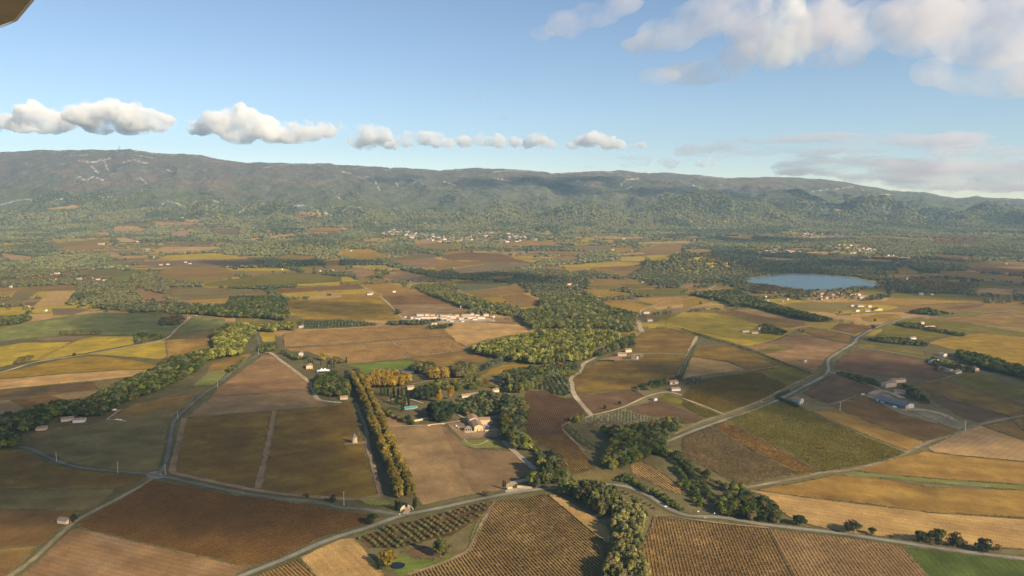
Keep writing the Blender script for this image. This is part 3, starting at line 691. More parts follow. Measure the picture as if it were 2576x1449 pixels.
merged = []; nrow = 0; FPOLY = []
for k, (crop, ty, rows, poly, dr) in enumerate(FIELDS):
    Ppx = pts(crop, poly); FPOLY.append(Ppx); P = wpoly(Ppx)
    if k == 0 or True:   # soften ruler-straight outlines a little
        Q_ = []
        for i in range(len(P)):
            a = np.array(P[i]); b_ = np.array(P[(i + 1) % len(P)]); L = np.linalg.norm(b_ - a); ns = max(1, int(L / 18)); nn = np.array([-(b_ - a)[1], (b_ - a)[0]]) / (L + 1e-6)
            for j in range(ns):
                t = j / ns; w = 0 if j == 0 else (rng.random() - .5) * 1.6; Q_.append(tuple(a + (b_ - a) * t + nn * w))
        PS = Q_
    d1, d2 = [np.array(unproj(*q)) for q in pts(crop, dr)]; dv = d2 - d1; ang = math.atan2(dv[1], dv[0])
    vn = VINE.get(rows); pal = PAL[ty] if ty in PAL else PAL[vn[0]]
    if vn and vn[0]: pal = PAL[vn[0]]
    rs = float(rows) if not vn else 0.0; rsp = 2.6
    if not vn and rs == 0: rs = 0.42; rsp = 4.5 + 3 * rng.random()
    c1, c2 = pal
    big = 75 if ty in ('mixg', 'vg', 'bare', 'ol') else 60
    c3 = {'mixg': (0.15, 0.085, 0.03), 'vy': (0.20, 0.18, 0.035), 'ol': (0.13, 0.085, 0.04), 'vg': (0.17, 0.13, 0.035), 'vo': (0.20, 0.095, 0.035), 'VG': (0.10, 0.1, 0.03), 'gr': (0.15, 0.13, 0.06), 'tan': (0.33, 0.20, 0.10), 'bare': (0.30, 0.20, 0.125)}.get(ty)
    mt_ = field_mat('field_soil', c1, c2, ang, rs, tuple(v * (0.5 if rsp == 2.6 else .72) for v in c1), rsp, 0.75 if not vn else 0.4, big, c3, off=k * 37.0)
    sheet('field', PS, 0.05 + 0.012 * (k % 12) + (0.16 if ty in ('vr', 'tan', 'gr') and k > 80 else 0), mt_)
    if vn:
        segs = rows_in(P, dv, vn[2])
        for a, b_ in segs:
            if rows in VLAB and nrow < 300:
                V, Qd, cc = vine_quads(a, b_, vn[3], vn[4], vn[1])
                if len(Qd) < 4: continue
                o = link('vine_row', big_mesh('vine_row', V, Qd, cc), M_LEAF); tag(o, VLAB[rows], 'vine row', 'vine rows of the vineyard ' + {'VM': 'left of the streamside trees', 'VS': 'right of the streamside trees', 'VS2': 'on pinkish soil', 'VL': 'at the bottom edge'}[rows]); nrow += 1
            else: merged.append(vine_quads(a, b_, vn[3] * (0.8 if rows == 'V2' else 1), vn[4], vn[1]))
print('VINE ROWS individual', nrow, 'merged', len(merged))
if merged:
    base = np.cumsum([0] + [len(m[0]) for m in merged[:-1]])
    o = link('vine_rows', big_mesh('vine_rows', np.concatenate([m[0] for m in merged]), np.concatenate([m[1] + b for m, b in zip(merged, base)]), np.concatenate([m[2] for m in merged])), M_LEAF)
    tag(o, 'vine rows striping the vineyards farther back', 'vine rows', kind='stuff')
del merged

# ------------------------------------------------------------------ roads, tracks, paths
M_ASPH = field_mat('asphalt', (0.215, 0.19, 0.155), (0.28, 0.25, 0.205), 0, streak=0.1, grain=0.5)
M_ASPHD = field_mat('old_asphalt', (0.135, 0.122, 0.10), (0.19, 0.17, 0.14), 0, streak=0.1, grain=0.5)
M_TRACK = field_mat('dirt_track', (0.23, 0.15, 0.08), (0.31, 0.205, 0.115), 0, streak=0.2)
M_TRACKD = field_mat('grassy_track', (0.21, 0.17, 0.09), (0.30, 0.235, 0.14), 0, streak=0.2)
M_PALE = field_mat('pale_gravel', (0.36, 0.275, 0.175), (0.46, 0.36, 0.235), 0, streak=0.2)
M_VERGE = field_mat('grass_verge', (0.085, 0.085, 0.03), (0.14, 0.125, 0.05), 0, streak=0.4, big=25)
def ribbon(name, P, w, z, mat, jit=0.25):
    P = smooth_poly(P, False, 6); P = np.array(P); n = len(P); T = np.gradient(P, axis=0); T /= np.linalg.norm(T, axis=1, keepdims=True) + 1e-9
    Nn = np.stack([-T[:, 1], T[:, 0]], 1); ww = (w / 2) * (1 + (rng.random(n) - .5) * jit)[:, None]
    A_ = P + Nn * ww; B_ = P - Nn * ww
    V = np.concatenate([np.c_[A_, np.full(n, z)], np.c_[B_, np.full(n, z)]]); Qd = np.array([(i, i + 1, n + i + 1, n + i) for i in range(n - 1)])[:, ::-1]
    o = link(name, big_mesh(name, V, Qd), mat); tag(o, kind='structure'); return o
TR = [l.split('|') for l in '''road|MB|5.2|a|480,985 600,965 800,925 1000,880 1250,830 1500,795 1620,788 1760,774 1930,762 2080,765 2200,790 2350,860 2450,930 2576,985 2676,1000 2876,1010 3176,1060 3476,1095 3776,1130 4076,1175 4376,1220 4676,1265 5152,1320 5400,1350
road|MB|5.2|a|480,985 350,1030 200,1085 0,1145 -176,1210 -376,1300 -576,1380 -746,1449 -900,1520
road|LB|4.0|d|1170,690 1300,713 1500,758 1800,818 2100,863 2400,895 2576,935 2726,945 2876,965 3016,988 3060,986
road|LB|4.0|d|1170,690 1230,640 1262,548 1282,448 1296,338 1312,288 1342,248 1450,148 1560,58 1640,8 1740,-82 1850,-162 1950,-222 1962,-252 1950,-332 1935,-385 1930,-420
road|LB|3.8|d|1170,690 1080,676 1000,670 880,660 760,650 640,636 520,612 380,560 230,490 100,470 -100,440
track|LB|4.5|g|1165,705 1000,808 700,965 560,1045 400,1185 250,1325 80,1449 0,1520
road|RC|5.0|a|2800,100 2576,122 2100,160 1800,180 1650,195 1500,240 1340,320 1295,370 1250,400 1120,480 1095,520 1100,580 1050,630 900,710 750,790 560,870 330,950 100,1030 0,1070 -120,1120 -250,1190
track|RC|3.6|g|980,615 800,700 560,820 330,905 100,985 -60,1060
track|RC|3.0|p|1100,590 1180,610 1300,645 1440,700 1500,730
track|RB|5.0|g|470,785 900,705 1040,672 1300,643 1600,558 1700,512 1850,440 2060,380 2250,305 2576,240 2700,225
track|RC|3.2|p|0,790 160,850 320,915
track|RC|4.0|p|-316,160 -300,120 -120,60 0,45 100,20 250,-60
track|RC|6.0|p|108,322 60,420 30,490 0,560 -46,655
track|RC|2.4|g|2060,610 1950,650 1850,670
track|RC|3.0|p|1290,400 1500,430 1830,485
track|RC|3.0|p|1300,320 1100,265 980,240 820,268
track|RC|3.0|g|0,640 240,605 480,580 720,552
track|LB|6.5|t|2070,205 2035,400 1985,620 1945,790
track|LB|6.0|t|1392,255 1365,370 1330,520 1300,640 1312,670 1360,685 1650,748 1930,803 2200,838 2576,868 2700,868 2870,845
track|MB|4.5|t|110,145 150,250 185,340 200,470 240,620 300,845
track|LC|5.0|p|-300,640 0,597 260,520 500,482 640,462 1000,395 1240,345 1330,270 1440,172
track|LC|3.2|t|270,507 400,440 565,362
track|LC|6.0|p|2000,445 2045,450 2110,500 2200,565 2300,640 2350,690 2370,740 2390,790 2450,812 2576,825
track|MC|5.5|t|-430,408 0,384 380,347 805,314
track|MC|6.0|t|368,342 440,410 518,487
track|MC|5.0|t|60,530 300,507 520,485 910,433 1100,470 1130,495
track|MC|3.0|p|-10,532 60,528
track|MC|4.5|p|290,18 380,100 470,195
path|MC|7.0|t|2350,455 2260,455
path|MC|4.5|t|2190,455 2400,452 2640,458
path|MC|6.5|p|2000,400 1960,440 1915,485 1830,530 1800,590 1735,640 1742,690 1762,770 1890,922
path|MC|3.8|p|1820,948 1890,922 2120,860 2300,780 2450,745 2576,770
path|MC|3.4|t|1825,945 1690,985 1668,1005 1690,1050 1730,1090 1830,1190
path|MC|3.5|p|310,1005 560,998 750,985 930,955 1100,935 1200,920
path|MC|3.0|p|880,910 930,945
path|MC|6.5|p|1225,1112 1290,1180 1380,1260 1440,1310 1495,1350
path|MC|7.0|p|1436,1402 1360,1415 1290,1435 1245,1475
path|MC|2.0|p|928,1095 955,1130 1020,1144 1085,1124 1108,1105
path|MC|5.0|p|480,1665 500,1640 492,1610
path|MC|7.0|t|20,1140 100,1132 190,1125
path|MC|2.2|p|530,685 700,655 900,640
path|MC|2.5|p|330,815 420,795 520,800 620,830
path|MC|2.5|t|340,760 430,770 500,840
path|MC|6.0|p|2230,190 2150,215 1900,215 1790,225
path|MC|10.0|p|2240,200 2255,260 2270,290
path|MC|3.5|t|840,215 1060,210 1290,225
path|RC|3.0|t|110,395 370,388 430,405
path|RC|2.5|t|820,745 900,790 1100,840 1310,775
path|MB|4.0|t|1162,890 1100,990 1040,1100 990,1220 960,1260 850,1320 700,1380 500,1442
path|RB|2.6|t|-230,1090 -210,1020 -190,1000 -100,995 0,1015 300,1055 650,1090
path|LB|2.4|p|910,195 860,230 810,270 880,270 950,285
path|LB|2.2|t|150,380 400,335 650,322 800,275
path|RC|9.0|p|1420,760 1500,735 1580,755 1660,790
path|RC|9.0|p|1650,880 1800,880 1950,910 2050,960
path|LC|4.0|p|1310,155 1450,165 1700,185'''.split('\n')]
for i, (nm, crop, w, mt, poly) in enumerate(TR):
    P = wpoly(pts(crop, poly)); w = float(w)
    if nm == 'road': ribbon('verge', P, w + 7, 0.215 + 0.003 * i, M_VERGE, 0.5)
    ribbon(nm, P, w, 0.27 + 0.006 * i + (0.10 if nm == 'road' else 0), {'a': M_ASPH, 'd': M_ASPHD, 'g': M_TRACKD, 't': M_TRACK, 'p': M_PALE}[mt], 0.08 if nm == 'road' else 0.35)
sheet('yard', wpoly(pts('MC', '800,985 930,958 1000,940 1200,925 1190,945 1100,950 1140,1000 1230,1040 1180,1080 1080,1085 920,1110 870,1060')), 0.22, M_TRACK)
sheet('yard', wpoly(pts('MB', '1235,805 1260,790 1440,775 1440,790 1340,805 1245,828')), 0.235, M_PALE)
sheet('yard', wpoly(pts('RC', '1370,770 1440,735 1530,745 1600,790 1760,860 1960,920 2150,975 2100,1030 1800,950 1640,905 1420,790')), 0.24, M_TRACKD)
sheet('yard', wpoly(pts('LB', '1090,678 1170,660 1215,665 1230,690 1260,705 1170,720 1120,712')), 0.36, M_ASPH)
sheet('yard', wpoly(pts('MC', '470,200 560,185 900,175 1110,185 1180,210 900,222 620,228')), 0.24, M_PALE)
sheet('yard', wpoly(pts('MC', '1940,500 2080,470 2280,450 2280,480 2240,505 2060,508')), 0.24, M_TRACK)

# ------------------------------------------------------------------ grassy margins round the nearer fields, with tufts
TC, TN = [], []
M_MARG = field_mat('field_margin', (0.13, 0.11, 0.045), (0.20, 0.16, 0.075), 0, streak=0.4, big=25)
for k, Ppx in enumerate(FPOLY):
    P = wpoly(Ppx)
    if min(p[1] for p in P) > 1500 or FIELDS[k][1] in ('cdk', 'VS2'): continue
    P2 = []
    for i in range(len(P)):
        a = np.array(P[i]); b_ = np.array(P[(i + 1) % len(P)]); ns = max(1, int(np.linalg.norm(b_ - a) / 9))
        for j in range(ns): P2.append(a + (b_ - a) * j / ns + rng.normal(size=2) * .35)
        kk = int(np.linalg.norm(b_ - a) * 1.1); t = rng.random(kk); q = a + (b_ - a) * t[:, None] + rng.normal(size=(kk, 2)) * .9; q = q[fbm(q[:, 0] / 14, q[:, 1] / 14, 2, 19) > .47]; TC.append(q)
    P2.append(P2[0]); P2 = np.array(P2); n = len(P2); T = np.gradient(P2, axis=0); T /= np.linalg.norm(T, axis=1, keepdims=True) + 1e-9; Nn = np.stack([-T[:, 1], T[:, 0]], 1)
    ww = (0.3 + 0.6 * rng.random(n))[:, None]; z = 0.2 + 0.0007 * k
    V = np.concatenate([np.c_[P2 + Nn * ww, np.full(n, z)], np.c_[P2 - Nn * ww, np.full(n, z)]]); Qd = np.array([(i, n + i, n + i + 1, i + 1) for i in range(n - 1)])
    o = link('verge', big_mesh('verge', V, Qd), M_MARG); tag(o, kind='structure')
TC = np.concatenate(TC); TC = TC[TC[:, 1] < 1500]; nT = len(TC); C = np.repeat(np.c_[TC, np.full(nT, .35)], 3, 0) + rng.normal(size=(nT * 3, 3)) * np.array([.35, .35, .12])
V, Qd = quads(C, rng.normal(size=(nT * 3, 3)) + np.array([0, 0, .8]), .35 + .4 * rng.random(nT * 3))
cc = np.array([(0.12, 0.125, 0.04), (0.19, 0.155, 0.06), (0.15, 0.11, 0.045)])[rng.integers(0, 3, nT * 3)] * (.7 + .6 * rng.random((nT * 3, 1)))
o = link('grass_tufts', big_mesh('grass_tufts', V, Qd, cc), M_LEAF); tag(o, 'rough grass tufts along the margins of the fields', 'grass', kind='stuff'); print('tufts', nT)
# ================================================================== trees
G_DK=(0.036,0.050,0.020); G_MD=(0.058,0.074,0.024); G_YG=(0.120,0.125,0.030); G_GO=(0.235,0.155,0.03); G_OLV=(0.095,0.110,0.068); G_CED=(0.030,0.044,0.026)
G_CYP=(0.022,0.036,0.016); G_GP=(0.098,0.105,0.050); G_RU=(0.15,0.085,0.03); G_AV=(0.125,0.10,0.026); G_BR=(0.11,0.085,0.04); G_LT=(0.17,0.16,0.065)
_b = lambda c: (c[0]*1.55, c[1]*1.5, c[2]*1.15)
G_DK,G_MD,G_YG,G_GO,G_OLV,G_CED,G_CYP,G_GP,G_RU,G_AV,G_BR,G_LT = [_b(c) for c in (G_DK,G_MD,G_YG,G_GO,G_OLV,G_CED,G_CYP,G_GP,G_RU,G_AV,G_BR,G_LT)]
TP = {'dk':(G_DK,G_MD),'md':(G_MD,G_DK,G_YG),'yg':(G_YG,G_MD,G_YG,(0.34,0.315,0.07),(0.28,0.27,0.065)),'go':(G_GO,(0.29,0.20,0.05)),'ol':(G_OLV,(0.075,0.09,0.055)),'ced':(G_CED,),'cy':(G_CYP,),
      'gp':(G_GP,G_MD,(0.075,0.085,0.04)),'ru':(G_RU,G_BR),'av':(G_AV,(0.25,0.205,0.05),(0.30,0.22,0.05)),'olp':((0.19,0.215,0.135),(0.16,0.185,0.115)),'br':(G_BR,G_GP),'mix':(G_YG,G_GP,G_MD,G_LT,G_MD,(0.17,0.16,0.06)),'lt':(G_LT,G_GP,(0.25,0.215,0.085)),'est':(G_DK,(0.045,0.055,0.03),G_OLV)}
SH = {  # kind: (centre z, rx, rz, lumps, lump r, trunk r, power)
 'oak': (0.56, 0.46, 0.42, 16, 0.42, 0.030), 'poplar': (0.55, 0.23, 0.45, 18, 0.5, 0.022), 'plane': (0.60, 0.36, 0.40, 18, 0.42, 0.028),
 'cypress': (0.51, 0.085, 0.49, 14, 0.8, 0.018), 'olive': (0.55, 0.52, 0.42, 12, 0.45, 0.04), 'pine': (0.76, 0.42, 0.23, 14, 0.45, 0.022),
 'cedar': (0.50, 0.40, 0.46, 22, 0.36, 0.03), 'bush': (0.44, 0.62, 0.48, 10, 0.5, 0.03), 'willow': (0.52, 0.42, 0.46, 14, 0.4, 0.03)}
def crown(kind, nq, seed):
    global rng
    keep = rng; rng = np.random.default_rng(seed)
    cz, rx, rz, nl, lr, tr = SH[kind]
    d = rng.normal(size=(nl, 3)); d /= np.linalg.norm(d, axis=1, keepdims=True)
    rad = 0.36 + 0.46 * rng.random(nl) ** 0.7
    LC = np.c_[d[:, 0] * rx * rad, d[:, 1] * rx * rad, cz + d[:, 2] * rz * rad]
    if kind == 'poplar': LC[:, :2] *= (1.15 - 0.6 * np.abs((LC[:, 2] - cz) / rz) ** 2)[:, None]
    if kind == 'cypress':
        tz = np.linspace(-0.92, 0.92, nl); LC = np.c_[rng.normal(size=(nl, 2)) * rx * 0.12, cz + tz * rz]
    if kind == 'cedar':
        f = np.clip((cz + rz - LC[:, 2]) / (2 * rz), 0.08, 1); ang = rng.random(nl) * 6.28; rr = rx * f * (0.5 + 0.45 * rng.random(nl)); LC[:, 0] = np.cos(ang) * rr; LC[:, 1] = np.sin(ang) * rr
    lrad = lr * rx * (0.75 + 0.5 * rng.random(nl))
    if kind == 'cypress': lrad = rx * 1.0 * np.sqrt(np.clip(1.02 - np.linspace(-0.92, 0.98, nl) ** 2, 0.05, 1)) * (0.9 + 0.2 * rng.random(nl))
    k = rng.integers(0, nl, nq); v = rng.normal(size=(nq, 3)); v /= np.linalg.norm(v, axis=1, keepdims=True); v[:, 2] = np.where(v[:, 2] < -0.55, -v[:, 2], v[:, 2])
    sq = np.array([1, 1, 1.0 if kind != 'cypress' else 2.0]) * (np.array([1, 1, .62]) if kind in ('pine', 'cedar') else 1)
    C = LC[k] + v * lrad[k][:, None] * sq * (0.8 + 0.35 * rng.random((nq, 1)))
    C[:, 2] = np.maximum(C[:, 2], 0.05)
    size = {'cypress': 0.065, 'poplar': 0.07, 'cedar': 0.085, 'pine': 0.09}.get(kind, 0.078) * (0.7 + 0.6 * rng.random(nq))
    if kind in ('bush', 'olive'): size *= 1.35
    V, Q = quads(C, v + rng.normal(size=(nq, 3)) * 0.35 + np.array([0, 0, 0.15]), size, 0.9)
    lc = 0.72 + 0.56 * rng.random(nl)
    hue = 1 + rng.normal(size=(nl, 3)) * 0.06
    c = (lc[k] * (0.82 + 0.36 * rng.random(nq)))[:, None] * hue[k]
    rng = keep
    return V, Q, c
def trunk_mesh(kind, seed):
    r = random.Random(seed); cz, rx, rz, nl, lr, tr = SH[kind]; m = MB(); top = cz
    m.tube((0, 0, -0.02), (r.uniform(-.01, .01), 0, top * 0.6), tr, tr * 0.75, 7); m.tube((0, 0, top * 0.58), (0, 0, min(0.97, cz + rz * 0.75)), tr * 0.75, tr * 0.15, 6)
    if kind not in ('cypress',):
        for i in range(6):
            a = i * 1.05 + r.random(); zz = top * (0.5 + 0.12 * (i % 3)); m.tube((0, 0, zz), (math.cos(a) * rx * 0.72, math.sin(a) * rx * 0.72, zz + rz * (0.25 + 0.3 * r.random())), tr * 0.5, tr * 0.12, 5)
    return m.mesh('trunk')
NQ = {'oak': 900, 'poplar': 900, 'plane': 900, 'cypress': 260, 'olive': 240, 'pine': 420, 'cedar': 720, 'bush': 240, 'willow': 600}
CROWN = {}; TRUNK = {}
for kd in SH:
    CROWN[kd] = []; TRUNK[kd] = []
    for s in range(5 if kd in ('oak', 'poplar', 'plane') else 3):
        me = big_mesh('crown', *crown(kd, NQ[kd], 100 + s * 7 + len(kd))); me.materials.append(M_LEAFO); CROWN[kd].append(me)
        tm = trunk_mesh(kd, s); tm.materials.append(M_BARK); TRUNK[kd].append(tm)
NAMES = {'oak': 'oak_tree', 'poplar': 'poplar_tree', 'plane': 'plane_tree', 'cypress': 'cypress_tree', 'olive': 'olive_tree', 'pine': 'pine_tree', 'cedar': 'cedar_tree', 'bush': 'bush', 'willow': 'willow_tree'}
def tree(kind, x, y, h, tint, label, group, wide=1.0, tvar=0.18, z=None):
    root = empty(NAMES[kind], (x, y, float(zter(x, y)) if z is None else z), rng.random() * 6.28)
    w = h * wide * (0.78 + 0.44 * rng.random()); v = rng.integers(0, len(CROWN[kind]))
    c = bpy.data.objects.new('crown', CROWN[kind][v]); COL.objects.link(c); c.parent = root
    t = bpy.data.objects.new('trunk', TRUNK[kind][v]); COL.objects.link(t); t.parent = root
    c.scale = (w, w, h); t.scale = (w, w, h)
    k = 1 + (rng.random() - .5) * 2 * tvar; g = rng.random() * 0.12 - 0.06
    c.color = (tint[0] * k * (1 + g), tint[1] * k, tint[2] * k * (1 - g), 1)
    tag(root, label, 'bush' if kind == 'bush' else 'tree', group); return root

